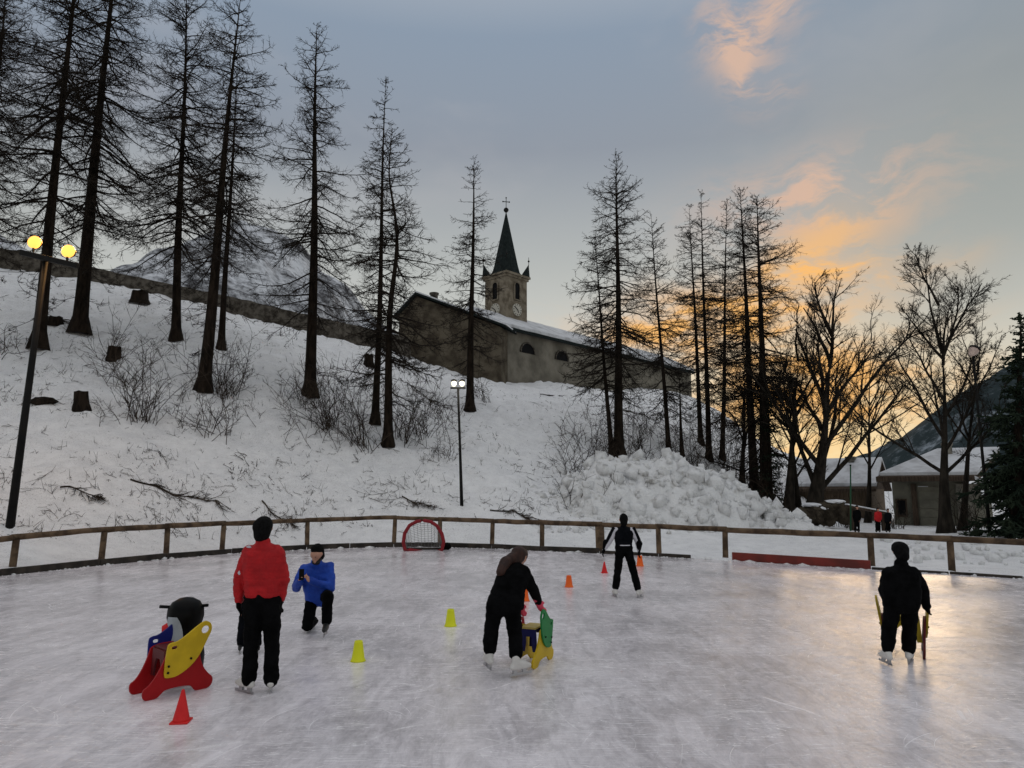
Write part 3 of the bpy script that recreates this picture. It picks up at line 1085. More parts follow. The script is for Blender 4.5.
box_obj("window_pane", (wc.x, -.14, 1.25), (.5, .03, 1.08), M["dark_glass"], wdw)
e0, e1 = fa.at(876, 480, -1.4), fa.at(978, 480, -1.4)
e0.z = e1.z = fa.at(905, 481.5, -1.4).z
r0, r1 = fa.at(938, 455, 3.6), fa.at(1000, 455, 3.6)
r0.z = r1.z
bk0, bk1 = Vector((e0.x, 8.6, e0.z)), Vector((e1.x, 8.6, e0.z))
slab("roof", [e0, e1, r1, r0], .34, M["dark_wood"], hs, (0, 0, 1))
slab("roof", [r0, r1, bk1, bk0], .34, M["dark_wood"], hs, (0, 0, 1))
slab("roof", [e0, r0, bk0], .33, M["dark_wood"], hs, (0, 0, 1))
lift = Vector((0, 0, .345))
slab("roof_snow", [e0 + Vector((.25, .25, .05)) + lift, e1 + Vector((0, .25, .05)) + lift, r1 + lift, r0 + lift], .26, M["roof_snow"], hs, (0, 0, 1))
slab("roof_snow", [r0 + lift, r1 + lift, bk1 + lift, bk0 + lift], .26, M["roof_snow"], hs, (0, 0, 1))
slab("roof_snow", [e0 + Vector((.22, .4, .05)) + lift, r0 + lift, bk0 + lift], .25, M["roof_snow"], hs, (0, 0, 1))
lathe("chimney", [(.42, -1.4), (.42, .45), (.52, .47), (.52, .65), (.25, .7)], M["house_stone"], hs, 4, Matrix.Translation(fa.at(947.5, 452, 2.6)) @ Matrix.Rotation(math.pi / 4, 4, "Z"), smooth=False)
w0_, w1_ = fa.at(957, 500, -.8).x, fa.at(982, 500, -.8).x
box_obj("stone_wing", ((w0_ + w1_) / 2, 1.2, ze / 2 - .4), (w1_ - w0_, 4, ze + .8), M["house_stone"], hs)
sw = fa.at(983, 512, -3.5)
box_obj("side_wall", (sw.x, -3.5, .9), (1.0, .5, 2.6), M["house_wall"], hs)
slab("porch_roof", [fa.at(974, 481, -4.2), fa.at(974, 481, -2), fa.at(1003, 497, -2), fa.at(1003, 497, -4.2)], .14, M["dark_wood"], hs, (0, 0, 1))
slab("porch_snow", [fa.at(975, 479.5, -4.1), fa.at(975, 479.5, -2.1), fa.at(1003, 495, -2.1), fa.at(1003, 495, -4.1)], .26, M["roof_snow"], hs, (0, 0, 1))

fb_ = Frame(860, 524, 58, math.radians(37))
h2 = empty("barn_house", "small dark timber house with snowy roof and chimney beyond the stone wall", "house", fb_.O, -fb_.a)
u0, u1 = fb_.at(798, 500, 0).x, fb_.at(872, 500, 0).x
zt = fb_.at(850, 489, 0).z
box_obj("timber_wall", ((u0 + u1) / 2, 3.0, zt / 2 - .5), (u1 - u0, 6, zt + 1), M["brown_wood"], h2)
nb = 24
for k in range(nb):
    box_obj("plank", (u0 + (u1 - u0) * (k + .5) / nb, -.04 - .012 * (k % 2), zt / 2 - .35), ((u1 - u0) / nb - .035, .06, zt + .6), M["brown_wood"], h2)
bw2 = box_obj("window", (fb_.at(840, 500, 0).x, -.09, 1.5), (.8, .08, 1.0), M["dark_glass"], h2)
zr = fb_.at(862, 463, 3.0).z
gA = [Vector((u0 - .5, -.8, zt - .2)), Vector((u1 + .5, -.8, zt - .2)), Vector((u1 + .5, 3, zr)), Vector((u0 - .5, 3, zr))]
gB = [Vector((u1 + .5, 6.8, zt - .2)), Vector((u0 - .5, 6.8, zt - .2)), Vector((u0 - .5, 3, zr)), Vector((u1 + .5, 3, zr))]
for q in (gA, gB):
    slab("roof", q, .22, M["dark_wood"], h2, (0, 0, 1))
    slab("roof_snow", [p + Vector((0, 0, .225)) for p in (q[0].lerp(q[3], .08), q[1].lerp(q[2], .08), q[2], q[3])], .25, M["roof_snow"], h2, (0, 0, 1))
poly_obj("gable", [(u1 + .02, 0, zt), (u1 + .02, 6, zt), (u1 + .02, 3, zr + .05), (u1 - .2, 0, zt), (u1 - .2, 6, zt), (u1 - .2, 3, zr + .05)], [(0, 1, 2), (5, 4, 3), (0, 2, 5, 3), (2, 1, 4, 5), (1, 0, 3, 4)], M["dark_wood"], h2)
lathe("chimney", [(.42, -1.0), (.42, .35), (.56, .37), (.56, .55), (.25, .57)], M["house_stone"], h2, 4, Matrix.Translation(fb_.at(851, 463, 2.6)) @ Matrix.Rotation(math.pi / 4, 4, "Z"), smooth=False)

# low rubble wall beside the barn, snow along its top
def lump(name, c, s, mat, parent=None, seed=0, sub=3, amp=.25):
    bm = bmesh.new()
    bmesh.ops.create_icosphere(bm, subdivisions=sub, radius=1.0)
    V = np.array([v.co[:] for v in bm.verts])
    n = fbm(V[:, 0] * 1.7 + seed * 3.1 + V[:, 2], V[:, 1] * 1.7 + seed * 1.3 - V[:, 2], 3, seed)
    for v, k in zip(bm.verts, n):
        f = 1 + amp * k
        v.co = Vector((v.co.x * s[0] * f, v.co.y * s[1] * f, v.co.z * s[2] * f)) + Vector(c)
    return link(name, bm_mesh(name, bm), mat, parent)


wl = empty("garden_wall", "short rough stone wall with snow on top right of the big trunk", "wall", (P(822, 522, 41).x, 41, gz(P(822, 522, 41).x, 41)))
W0 = wl.location.copy()
for k, (px, py, w_, h_) in enumerate([(806, 513, .75, .6), (817, 514, .7, .75), (828, 510, .7, .85), (839, 511, .6, .8), (812, 507, .55, .35), (833, 505, .6, .4), (845, 514, .5, .6)]):
    p = P(px, py, 41)
    lump("boulder", p - W0 + Vector((0, 0, -.15)), (w_ * .9, .55, h_ * .8), M["dark_stone"], wl, k + 3, 3, .5)
for k, (px, py, w_) in enumerate([(812, 502.5, .6), (834, 499.5, .6), (822, 506, .4)]):
    lump("snow_cap", P(px, py + 2.5, 41) - W0, (w_, .45, .14), M["clean_snow"], wl, k + 13, 3, .4)

# ------------------------------------------------------------------ snow pile pushed up behind the fence
def snow_pile():
    crest = [(548, 505, 36), (575, 478, 37), (600, 464, 37.5), (625, 459, 38), (645, 466, 38), (665, 462, 38), (690, 471, 38), (712, 480, 38), (735, 489, 38), (757, 501, 38), (780, 513, 37.5), (805, 521, 37)]
    cr = [P(*c) for c in crest]
    xs = np.array([p.x for p in cr]); zs = np.array([p.z for p in cr]); ys = np.array([p.y for p in cr])
    U = np.linspace(xs[0] - 1.2, xs[-1] + 1.2, 190)
    Z = np.interp(U, xs, zs, left=0.0, right=0.0)
    Yc = np.interp(U, xs, ys)
    V = np.linspace(-1, 1, 110)
    u, v = np.meshgrid(U, V)
    half = np.where(v < 0, 4.2, 3.5) * (.35 + .65 * np.clip(Z / 3.0, 0, 1))[None]
    y = Yc[None] + v * half
    prof = np.clip(1 - np.abs(v) ** 1.5, 0, 1)
    h = Z[None] * prof
    # blocky shovelled lumps: worley-ish rounding
    lum = np.abs(fbm(u * .55, y * .55, 3, 61)) * .9 + np.abs(fbm(u * 1.4, y * 1.4, 3, 71)) * .5
    rng2 = np.random.default_rng(5)
    fx = rng2.uniform(U[0], U[-1], 260); fy = rng2.uniform(32, 42, 260); fs = rng2.uniform(.3, .95, 260)
    block = np.zeros_like(u)
    for a, b, s in zip(fx, fy, fs):
        d = np.sqrt((u - a) ** 2 + ((y - b) * 1.1) ** 2) / s
        block = np.maximum(block, np.clip(1.25 - d ** 3 * 1.25, 0, 1) * s * .62)
    edge = np.clip((1 - np.abs(v)) * 3, 0, 1)
    z = h + (block + .0 - lum * .55) * edge * np.clip(Z / 1.2, .15, 1)[None]
    z = z - (1 - edge) * .35
    ground = tz(u, y)
    z = np.maximum(z, ground - .4)
    ix = np.arange(u.size).reshape(u.shape)
    q = np.stack([ix[:-1, :-1], ix[:-1, 1:], ix[1:, 1:], ix[1:, :-1]], -1).reshape(-1, 4)
    o = link("snow_pile", mesh_np("snow_pile", np.stack([u, y, z], -1), q, smooth=True), M["pile_snow"])
    return tag(o, "big lumpy heap of cleared snow behind the fence below the larches", "snow pile")


snow_pile()
# loose snow chunks round the foot of the heap and along the kerb
parts = []
bm = bmesh.new()
bmesh.ops.create_icosphere(bm, subdivisions=1, radius=1)
ico_v = np.array([v.co[:] for v in bm.verts]); ico_f = np.array([[v.index for v in f.verts] for f in bm.faces])
bm.free()
cv, cf, off = [], [], 0
pxs = np.concatenate([rng.uniform(540, 830, 150), rng.uniform(880, 1030, 60)])
pys = np.concatenate([rng.uniform(522, 534, 150), rng.uniform(536, 566, 60)])
hp_, ok = hit(pxs, pys)
for p in hp_[ok]:
    s = rng.uniform(.05, .22)
    v = ico_v * (s * rng.uniform(.7, 1.3, 3)) * (1 + rng.uniform(-.25, .25, (len(ico_v), 1))) + p + (0, 0, s * .3)
    cv.append(v); cf.append(ico_f + off); off += len(v)
cube_v = np.array([(x, y, z) for x in (-1, 1) for y in (-1, 1) for z in (-1, 1)], float) * .8
cube_f = np.array([(0, 1, 3), (0, 3, 2), (4, 6, 7), (4, 7, 5), (0, 4, 5), (0, 5, 1), (2, 3, 7), (2, 7, 6), (0, 2, 6), (0, 6, 4), (1, 5, 7), (1, 7, 3)])
pile_o = bpy.data.objects["snow_pile"]
pv = np.empty(len(pile_o.data.vertices) * 3, np.float32)
pile_o.data.vertices.foreach_get("co", pv)
pv = pv.reshape(-1, 3)
sel = rng.choice(len(pv), 1000)
for p in pv[sel]:
    if p[2] < .35:
        continue
    s = min(.46, rng.lognormal(-2.0, .65))
    q_ = np.array(Matrix.Rotation(rng.uniform(0, 6.28), 3, Vector(rng.normal(0, 1, 3)).normalized()))
    if rng.random() < .7:
        v = (cube_v * (s * rng.uniform(.5, 1.3, 3)) * (1 + rng.uniform(-.35, .25, (8, 3)))) @ q_ + p + (0, 0, s * .02)
        cv.append(v); cf.append(cube_f + off); off += 8
    else:
        v = ico_v * (s * rng.uniform(.6, 1.3, 3)) * (1 + rng.uniform(-.35, .3, (len(ico_v), 1))) + p - (0, 0, s * .05)
        cv.append(v); cf.append(ico_f + off); off += len(v)
# crumbs of scraped ice along the kerb
for a, b in zip(EDGE[:-1], EDGE[1:]):
    n = int((b - a).length * 12)
    for _ in range(n):
        t = rng.random()
        c = a.lerp(b, t)
        s = rng.lognormal(-4.3, .6)
        v = ico_v * (s * rng.uniform(.6, 1.6, 3) * (1.8, 1.3, .7)) * (1 + rng.uniform(-.3, .3, (len(ico_v), 1))) + np.array([c.x + rng.normal(0, .05), c.y - abs(rng.normal(0, .12)) - .05, s * .15])
        cv.append(v); cf.append(ico_f + off); off += len(v)
tag(link("snow_chunks", mesh_np("snow_chunks", np.concatenate(cv), None, np.concatenate(cf)), M["pile_snow"]), "loose lumps of scraped snow around the heap and along the kerb", kind="stuff")

# ------------------------------------------------------------------ fence and kerb
POSTS = [(-82, 581, 549), (12, 571, 537), (101, 562, 529.5), (166, 555.5, 526), (222, 549.5, 523.5), (307, 545, 520), (394, 542, 517.5), (440, 543, 519), (492, 545, 521), (542, 547.5, 522.5), (600.5, 550, 524.5), (659, 553, 526.5), (725.5, 557.5, 529.5), (872, 566, 535.5), (952, 568, 539), (1040, 573, 542.5)]
fence = empty("rink_fence", "brown log rail fence on short posts around the far edge of the rink", "fence", (0, 24, 0))
FO = fence.location.copy()
tops = []
for k, (px, by, ry) in enumerate(POSTS):
    g = G(px, by)
    g = g + (g - Vector((0, 0, 0))).normalized() * .12
    rz_ = P(px, ry, g.y).z
    tops.append(Vector((g.x, g.y, rz_)))
    r = .085 if k != 10 else .16
    lathe("post", [(r * 1.05, -.35), (r, .1), (r * .96, rz_ - .06)], M["weathered"], fence, 9, Matrix.Translation(g - FO) @ Matrix.Rotation(random.uniform(-.03, .03), 4, "Y") @ Matrix.Rotation(random.random() * 6, 4, "Z"))
for k in range(len(tops) - 1):
    a, b = tops[k], tops[k + 1]
    d = (b - a).normalized()
    n = max(3, int((b - a).length / .5))
    pts = [a.lerp(b, i / n) + Vector((0, 0, random.uniform(-.012, .012))) for i in range(n + 1)]
    pts[0] -= d * (.09 if k % 2 else .0)
    pts[-1] += d * .07
    off_ = Vector((0, 0, .004 if k % 2 else -.004))
    tube_obj("rail", [p - FO + off_ for p in pts], [.082 + random.uniform(-.008, .008) for _ in pts], M["weathered"], fence, 9)
kerb = empty("rink_kerb", "dark low timber kerb edging the far side of the ice", "kerb", (0, 24, 0))
for k, (a, b) in enumerate(zip(EDGE[1:-1], EDGE[2:])):
    pxa, pxb = EDGE_PX[k + 1][0], EDGE_PX[k + 2][0]
    if pxa >= 725 and pxb <= 872:
        continue
    if pxa == 659:
        b = a.lerp(b, .5)
    h = .17 if pxb <= 600 else (.11 if pxb <= 725 else .07)
    mid_ = (a + b) / 2
    o_ = Vector((0, 0, h / 2 - .01)) - FO
    bar_obj("kerb_board", a + o_, a.lerp(b, .985) + o_ + Vector((0, 0, random.uniform(-.012, .012))), .07, h, M["kerb"], kerb, .008)
ra, rb = G(733, 560.5), G(872, 569.5)
tag(bar_obj("red_board", ra + Vector((0, .05, .115)), rb + Vector((0, .05, .105)), .06, .23, M["red_board"], None, .01), "long red painted board lying along the rink edge at right", "board")


# ------------------------------------------------------------------ trees
def nrm(v):
    return v / (np.linalg.norm(v, axis=-1, keepdims=True) + 1e-9)


def on_lines(par, idx, t):
    K = par.shape[1]
    f = np.clip(t, 0, .9999) * (K - 1)
    i = f.astype(int)
    fr = (f - i)[:, None]
    a, b = par[idx, i], par[idx, i + 1]
    return a * (1 - fr) + b * fr, nrm(b - a)


def grow(R, pos, d, length, K, wig, trop):
    """polylines from pos along d; trop: upward pull per step (scalar, (N,) or list per step)"""
    N = len(pos)
    pts = np.empty((N, K + 1, 3))
    pts[:, 0] = pos
    st = (length / K)[:, None]
    for k in range(K):
        tr = trop[k] if isinstance(trop, (list, tuple)) else trop
        d = d + R.normal(0, wig, (N, 3))
        d[:, 2] += tr
        d = nrm(d)
        pts[:, k + 1] = pts[:, k] + d * st
    return pts


def trunk_line(base, top, K, R, wob, bend=None):
    f = np.linspace(0, 1, K + 1)
    base, top = np.array(base), np.array(top)
    p = base + (top - base) * f[:, None]
    H = np.linalg.norm(top - base)
    ph = R.uniform(0, 6.28, 4)
    p[:, 0] += wob * H * np.sin(f * 5 + ph[0]) * f * (1 - f)
    p[:, 1] += wob * H * np.sin(f * 4 + ph[1]) * f * (1 - f)
    if bend is not None:
        for (f0, wdt, dx) in bend:
            p[:, 0] += dx * np.exp(-((f - f0) / wdt) ** 2)
    return p


def side_dirs(R, tan, ang, droop=0.0):
    """directions leaving tan by angle ang, mostly in the level plane"""
    n = len(tan)
    lat = np.cross(tan, np.array([0, 0, 1.0]))
    lat = nrm(lat + 1e-6) * R.choice([-1, 1], n)[:, None]
    upv = np.cross(lat, tan)
    roll = R.normal(0, 0.75, n)
    s = lat * np.cos(roll)[:, None] + upv * np.sin(roll)[:, None]
    s[:, 2] -= droop
    return nrm(tan * np.cos(ang)[:, None] + nrm(s) * np.sin(ang)[:, None])


def finish_tree(name, label, cat, group, base, trunk, trad, crown_parts, tmat, cmat, sides=8, tri_parts=None):
    root = empty(name, label, cat, base, 0, group)
    o = np.array(base)
    V, Q = tubes((trunk - o)[None], trad[None], sides)
    link("trunk", mesh_np("trunk", V, Q, smooth=True), tmat, root)
    if tri_parts:
        link("crown", merge_tris("crown", crown_parts, tri_parts, o), cmat, root)
    else:
        V, Q = merge(crown_parts)
        link("crown", mesh_np("crown", V - o, Q), cmat, root)
    return root


def larch(label, bp, tp, rpx, start, Rm, seed, dens=1.0, bend=None, base=None, Y=None, low=0.25, tw=1.0):
    R = np.random.default_rng(seed)
    if Y is not None:
        X = P(bp[0], bp[1], Y).x
        b = Vector((X, Y, gz(X, Y)))
    else:
        b = hit1(*bp)
    b.z -= .15
    tY = b.y + R.uniform(-.4, .4)
    top = P(tp[0], tp[1], tY)
    H = (top - b).length
    K = 26
    tr = trunk_line(b, top, K, R, 0.012, bend)
    f = np.linspace(0, 1, K + 1)
    r0 = rpx * .86 / F_PX * b.y / 2
    rad = r0 * ((1 - f) ** 1.0 * .95 + .03) + r0 * .75 * np.exp(-f * H / .5)
    n = int(H * (1 - start) * 8.5 * dens)
    Rm = Rm * 1.3
    tw = tw * 1.1
    t = start + (1 - start) * np.sort(R.uniform(0, 1, n)) ** 0.86
    u = (t - start) / (1 - start)
    pos, tan = on_lines(tr[None], np.zeros(n, int), t)
    azm = R.uniform(0, 2 * math.pi, n)
    prof = ((1 - u) ** .55 * .90 + .05) * np.minimum(1, u / .30 * .35 + .65)
    L = Rm * prof * R.uniform(.45, 1.2, n)
    elv = np.radians(-16 + 58 * u ** 1.8) + R.normal(0, .13, n)
    d = np.stack([np.cos(azm) * np.cos(elv), np.sin(azm) * np.cos(elv), np.sin(elv)], -1)
    KB = 7
    br = grow(R, pos, d, L, KB, .10, [-.07, -.08, -.05, .02, .09, .12, .13])
    fb = np.linspace(1, 0, KB + 1)
    brr = (.010 + .012 * L)[:, None] * (fb[None] * .85 + .22) * tw
    parts = [tubes(br, brr, 3)]
    # bare lower stubs
    ns = int(H * start * 2.2 * low / .25) + 2
    ts = R.uniform(.06, start, ns)
    p2, _ = on_lines(tr[None], np.zeros(ns, int), ts)
    az2 = R.uniform(0, 6.28, ns)
    d2 = np.stack([np.cos(az2), np.sin(az2), R.normal(-.15, .25, ns)], -1)
    st = grow(R, p2, nrm(d2), Rm * R.uniform(.12, .65, ns), 5, .13, -.03)
    parts.append(tubes(st, np.linspace(.022, .008, 6)[None].repeat(ns, 0), 3))
    allb = np.concatenate([br, np.concatenate([st, st[:, -1:].repeat(2, 1) + np.arange(1, 3)[None, :, None] * .002], 1)])
    allL = np.concatenate([L, Rm * .3 * np.ones(ns)])
    # twigs
    per = np.clip((allL * 6.4).astype(int), 4, 20)
    ix = np.repeat(np.arange(len(allb)), per)
    tt = R.uniform(.12, 1, len(ix)) ** .8
    p3, t3 = on_lines(allb, ix, tt)
    L3 = np.clip(allL[ix] * (.42 - .26 * tt) * R.uniform(.5, 1.35, len(ix)), .10, 1.2)
    d3 = side_dirs(R, t3, R.uniform(.6, 1.15, len(ix)), .12)
    tg = grow(R, p3, d3, L3, 3, .17, [-.04, .02, .08])
    parts.append(tubes(tg, (np.array([.0125, .0105, .0085, .0055]) * tw)[None].repeat(len(ix), 0), 3))
    # spurs and twiglets
    per = np.clip((L3 * 10).astype(int), 2, 6)
    i4 = np.repeat(np.arange(len(tg)), per)
    p4, t4 = on_lines(tg, i4, R.uniform(.1, 1, len(i4)))
    L4 = np.clip(L3[i4] * R.uniform(.2, .55, len(i4)), .06, .42)
    sg = grow(R, p4, side_dirs(R, t4, R.uniform(.5, 1.3, len(i4)), .05), L4, 1, .1, .02)
    return finish_tree("larch_tree", label, "tree", "bare larches on the bank", b, tr, rad, parts, M["bark"], M["twig"], 10, [spikes(sg, .010 * tw)])


LARCHES = [
    ("leaning larch trunk crossing in front of the two orange floodlights", (38, 348), (84, -105), 15, .22, 4.3, 1.15, None),
    ("thick larch just right of the orange floodlights, stump beside its foot", (79, 333), (120, -95), 17, .20, 4.5, 1.15, None),
    ("tall larch just right of the dark stump under the stone wall", (176, 341), (187, -22), 11, .2, 4.1, 1.2, None),
    ("swept-base larch with a swollen foot, rising above the dense brush", (203, 391), (241, -8), 15, .30, 3.6, 1.1, None),
    ("thin larch close behind the swept-base trunk on its right", (221, 350), (238, 60), 8, .25, 2.6, .8, None),
    ("straight tall larch midway along the stone wall", (310, 396), (317, 24), 14, .20, 3.5, 1.05, None),
    ("straight slim larch, left one of the close pair before the church gable", (375, 424), (386, 78), 9, .16, 2.3, 1.1, None),
    ("crooked larch, right one of the close pair before the church gable", (388, 446), (393, 128), 11, .14, 3.1, 1.1, [(.62, .16, .35), (.85, .12, -.25)]),
    ("slender larch beside the lit street lamp, left of the spire", (470, 411), (474, 158), 10, .16, 2.4, 1.15, None),
    ("tallest larch right of the church, standing over the snow heap", (619, 456), (616, 154), 12, .20, 3.5, 1.3, None),
    ("thin larch leaning left against the tallest one right of the church", (612, 455), (594, 232), 6, .22, 2.6, 1.1, None),
    ("larch in front of the right end of the church nave", (669, 455), (651, 213), 6, .14, 2.88, 1.1, None),
    ("slim larch, leftmost of the five against the sunset", (701, 445), (689, 204), 6, .14, 2.76, .9, None),
    ("slim larch with tall bare trunk, second of the five against the sunset", (709, 460), (701, 192), 7, .14, 2.76, 1.0, None),
    ("larch in the middle of the five against the sunset", (722, 460), (727, 200), 6, .14, 3.00, 1.0, None),
    ("tallest of the five larches against the sunset", (755, 494), (740, 189), 11, .14, 3.24, 1.05, None),
    ("larch at the right end of the five, long boughs reaching right", (766, 503), (757, 197), 13, .14, 4.32, 1.1, None),
]
for k, (lab, bp, tp, rpx, st, Rm, dn, bend) in enumerate(LARCHES):
    larch(lab, bp, tp, rpx, st, Rm, 100 + k, dn, bend)
larch("larch rooted outside the left edge, only its boughs in view", (-75, 372), (-28, -150), 14, .2, 4.2, 130, 1.1)
larch("larch upslope at the far left edge behind the stone wall", (-18, 268), (8, -40), 9, .12, 4.2, 131, 1.15)
larch("small thin larch just above the heap beneath the larch before the nave", (682, 457), (679, 372), 5, .3, 1.4, 133, .9)


def broadleaf(label, bp, tp, rpx, seed, spread, levels, stems=1, lean=0.0, first=.22, name="bare_tree", up0=.06, group="bare broadleaf trees by the houses", L0=.5, Y=None, twig_r=.006):
    R = np.random.default_rng(seed)
    if Y is not None:
        X = P(bp[0], bp[1], Y).x
        b = Vector((X, Y, gz(X, Y)))
    else:
        b = hit1(*bp)
    b.z -= .1
    top = P(tp[0], tp[1], b.y)
    H = (top - b).length
    K = 14
    r0 = rpx / F_PX * b.y / 2
    tr = trunk_line(b, b + (top - b) * .93, K, R, .03)
    f = np.linspace(0, 1, K + 1)
    rad = r0 * ((1 - f) ** 2.2 * .93 + .05) + r0 * .4 * np.exp(-f * H / .35)
    parts, tri = [], []
    cur, curL, curR = tr[None], np.array([H]), np.array([r0])
    for lv, (n, lo, hi, a0, a1, lr, KS, wig, tro) in enumerate(levels):
        ix = np.repeat(np.arange(len(cur)), n)
        t = R.uniform(lo, hi, len(ix))
        if lv == 0:
            t = np.sort(first + (hi - first) * R.uniform(0, 1, n) ** 1.25)
        p, tn = on_lines(cur, ix, t)
        ang = R.uniform(a0, a1, len(ix))
        if lv == 0:
            azm = np.arange(n) * 2.4 + R.uniform(-.5, .5, n)
            d = np.stack([np.cos(azm) * np.sin(ang), np.sin(azm) * np.sin(ang), np.cos(ang)], -1)
            ang = ang * (1.35 - .75 * t)
            d = np.stack([np.cos(azm) * np.sin(ang), np.sin(azm) * np.sin(ang), np.cos(ang)], -1)
            L = H * L0 * (1.0 - .55 * (t - first)) * R.uniform(.75, 1.2, n) * spread
        else:
            rnd = nrm(R.normal(0, 1, (len(ix), 3)))
            s = nrm(rnd - (rnd * tn).sum(-1, keepdims=True) * tn)
            d = tn * np.cos(ang)[:, None] + s * np.sin(ang)[:, None]
            L = curL[ix] * lr * (1.1 - .55 * t) * R.uniform(.6, 1.25, len(ix))
        pts = grow(R, p, d, L, KS, wig, tro)
        rr = np.maximum(curR[ix] * (.30 if lv == 0 else .42) * (1 - .35 * t), twig_r)
        if KS == 1:
            tri.append(spikes(pts, .010))
            continue
        parts.append(tubes(pts, rr[:, None] * np.linspace(1, .25, KS + 1)[None] + .001, 5 if lv == 0 else 3))
        cur, curL, curR = pts, L, rr
    return finish_tree(name, label, "tree" if name != "bare_shrub" else "shrub", group, b, tr, rad, parts, M["ash_bark"], M["ash_bark"], 9, tri)


LV_BIG = [(13, .2, .97, .30, .85, .5, 9, .06, .035), (11, .2, 1, .40, .85, .56, 8, .08, .04), (8, .15, 1, .4, .9, .50, 5, .10, .03), (10, .05, 1, .4, 1.0, .50, 1, .09, .03)]
broadleaf("wide spreading bare tree with thick low fork left of the houses", (812, 522), (838, 300), 20, 201, 1.0, LV_BIG, first=.13, L0=.58)
broadleaf("short bare tree with slanting stem between the last larch and the spreading tree", (788, 515), (800, 330), 13, 202, .9, [(8, .2, .95, .3, .8, .5, 6, .12, .06), (7, .15, .98, .35, .8, .48, 5, .12, .05), (6, .1, 1, .3, .8, .5, 4, .1, .05), (8, .05, 1, .4, 1.1, .45, 1, .09, .03)], first=.3)
broadleaf("tall bare tree with knotted trunk in front of the pale house", (946, 533), (938, 278), 14, 203, .9, LV_BIG, first=.24, L0=.46)
broadleaf("thin bare tree beside the unlit street lamp at right", (962, 531), (986, 282), 8, 204, .75, [(9, .2, .95, .3, .7, .5, 7, .10, .07), (7, .15, .98, .35, .8, .46, 5, .12, .05), (6, .1, 1, .35, .8, .5, 4, .1, .05), (9, .05, 1, .4, 1.1, .45, 1, .09, .03)], first=.3, L0=.36)
broadleaf("young bare tree crowded behind the last larch, twiggy to the ground", (742, 488), (745, 330), 7, 205, .8, [(14, .2, .95, .3, .9, .5, 6, .12, .05), (7, .15, .98, .35, .8, .48, 5, .12, .05), (5, .1, 1, .3, .8, .5, 4, .1, .05), (8, .05, 1, .4, 1.1, .45, 1, .09, .03)], first=.1)
broadleaf("bushy bare tree behind the spreading tree, filling its left side", (800, 516), (778, 345), 8, 206, 1.0, [(14, .2, .95, .3, .9, .5, 6, .12, .05), (8, .15, .98, .35, .8, .48, 5, .12, .05), (5, .1, 1, .3, .8, .5, 4, .1, .05), (8, .05, 1, .4, 1.1, .45, 1, .09, .03)], first=.15)
broadleaf("slim bare tree behind the small timber house, right of the spreading tree", (868, 528), (872, 305), 6, 207, .8, [(12, .2, .95, .3, .8, .5, 6, .12, .05), (7, .15, .98, .35, .8, .48, 5, .12, .05), (5, .1, 1, .3, .8, .5, 4, .1, .05), (8, .05, 1, .4, 1.1, .45, 1, .09, .03)], first=.25, L0=.36, Y=54)


def spruce(label, bp, tp, seed, Rm, rpx, dens=1.0, Y=None):
    R = np.random.default_rng(seed)
    if Y is not None:
        X = P(bp[0], bp[1], Y).x
        b = Vector((X, Y, gz(X, Y)))
    else:
        b = hit1(*bp)
    b.z -= .1
    top = P(tp[0], tp[1], b.y)
    H = (top - b).length
    tr = trunk_line(b, top, 16, R, .006)
    f = np.linspace(0, 1, 17)
    rad = rpx / F_PX * b.y / 2 * ((1 - f) * .95 + .03)
    n = int(H * 20 * dens)
    t = R.uniform(.04, .985, n)
    p, _ = on_lines(tr[None], np.zeros(n, int), t)
    az_ = R.uniform(0, 6.28, n)
    lay = .85 + .25 * np.sin(t * H * 2.6)
    L = (Rm * (1 - t) ** .8 + .12) * R.uniform(.65, 1.1, n) * lay
    el_ = np.radians(-22 + 60 * t ** 2) + R.normal(0, .1, n)
    d = np.stack([np.cos(az_) * np.cos(el_), np.sin(az_) * np.cos(el_), np.sin(el_)], -1)
    br = grow(R, p, d, L, 5, .06, [-.05, -.04, .02, .08, .1])
    wood = [tubes(br, np.linspace(.035, .008, 6)[None].repeat(n, 0), 3)]
    per = np.clip((L * 11).astype(int), 4, 24)
    ix = np.repeat(np.arange(n), per)
    tt = R.uniform(.1, 1, len(ix))
    p3, t3 = on_lines(br, ix, tt)
    L3 = np.clip(L[ix] * (.34 - .2 * tt) * R.uniform(.6, 1.3, len(ix)), .1, .6)
    tg = grow(R, p3, side_dirs(R, t3, R.uniform(.5, 1.0, len(ix)), .35), L3, 2, .1, -.05)
    # needle sprays: flattened four-sided twigs with needle fins
    wood.append(tubes(tg, np.array([.030, .045, .010])[None].repeat(len(ix), 0), 3))
    i4 = np.repeat(np.arange(len(tg)), 3)
    p4, t4 = on_lines(tg, i4, R.uniform(.05, 1, len(i4)))
    sg = grow(R, p4, side_dirs(R, t4, R.uniform(.4, .9, len(i4)), .1), np.clip(L3[i4] * .5, .08, .25), 1, .1, 0)
    root = empty("spruce_tree", label, "tree", b)
    o = np.array(b)
    V, Q = tubes((tr - o)[None], rad[None], 8)
    link("trunk", mesh_np("trunk", V, Q, smooth=True), M["bark"], root)
    link("crown", merge_tris("crown", wood, [spikes(sg, .03)], o), M["needles"], root)


spruce("dense dark evergreen spruce cut off by the right edge", (1016, 536), (1021, 312), 301, 2.5, 14, 1.6)
spruce("low dark evergreen crowded among the trunks beside the snow heap", (771, 506), (768, 392), 302, 1.5, 6, .8)
spruce("dark evergreen outside the right edge, only its branch tips in view", (1068, 538), (1066, 345), 303, 2.2, 12, .8)


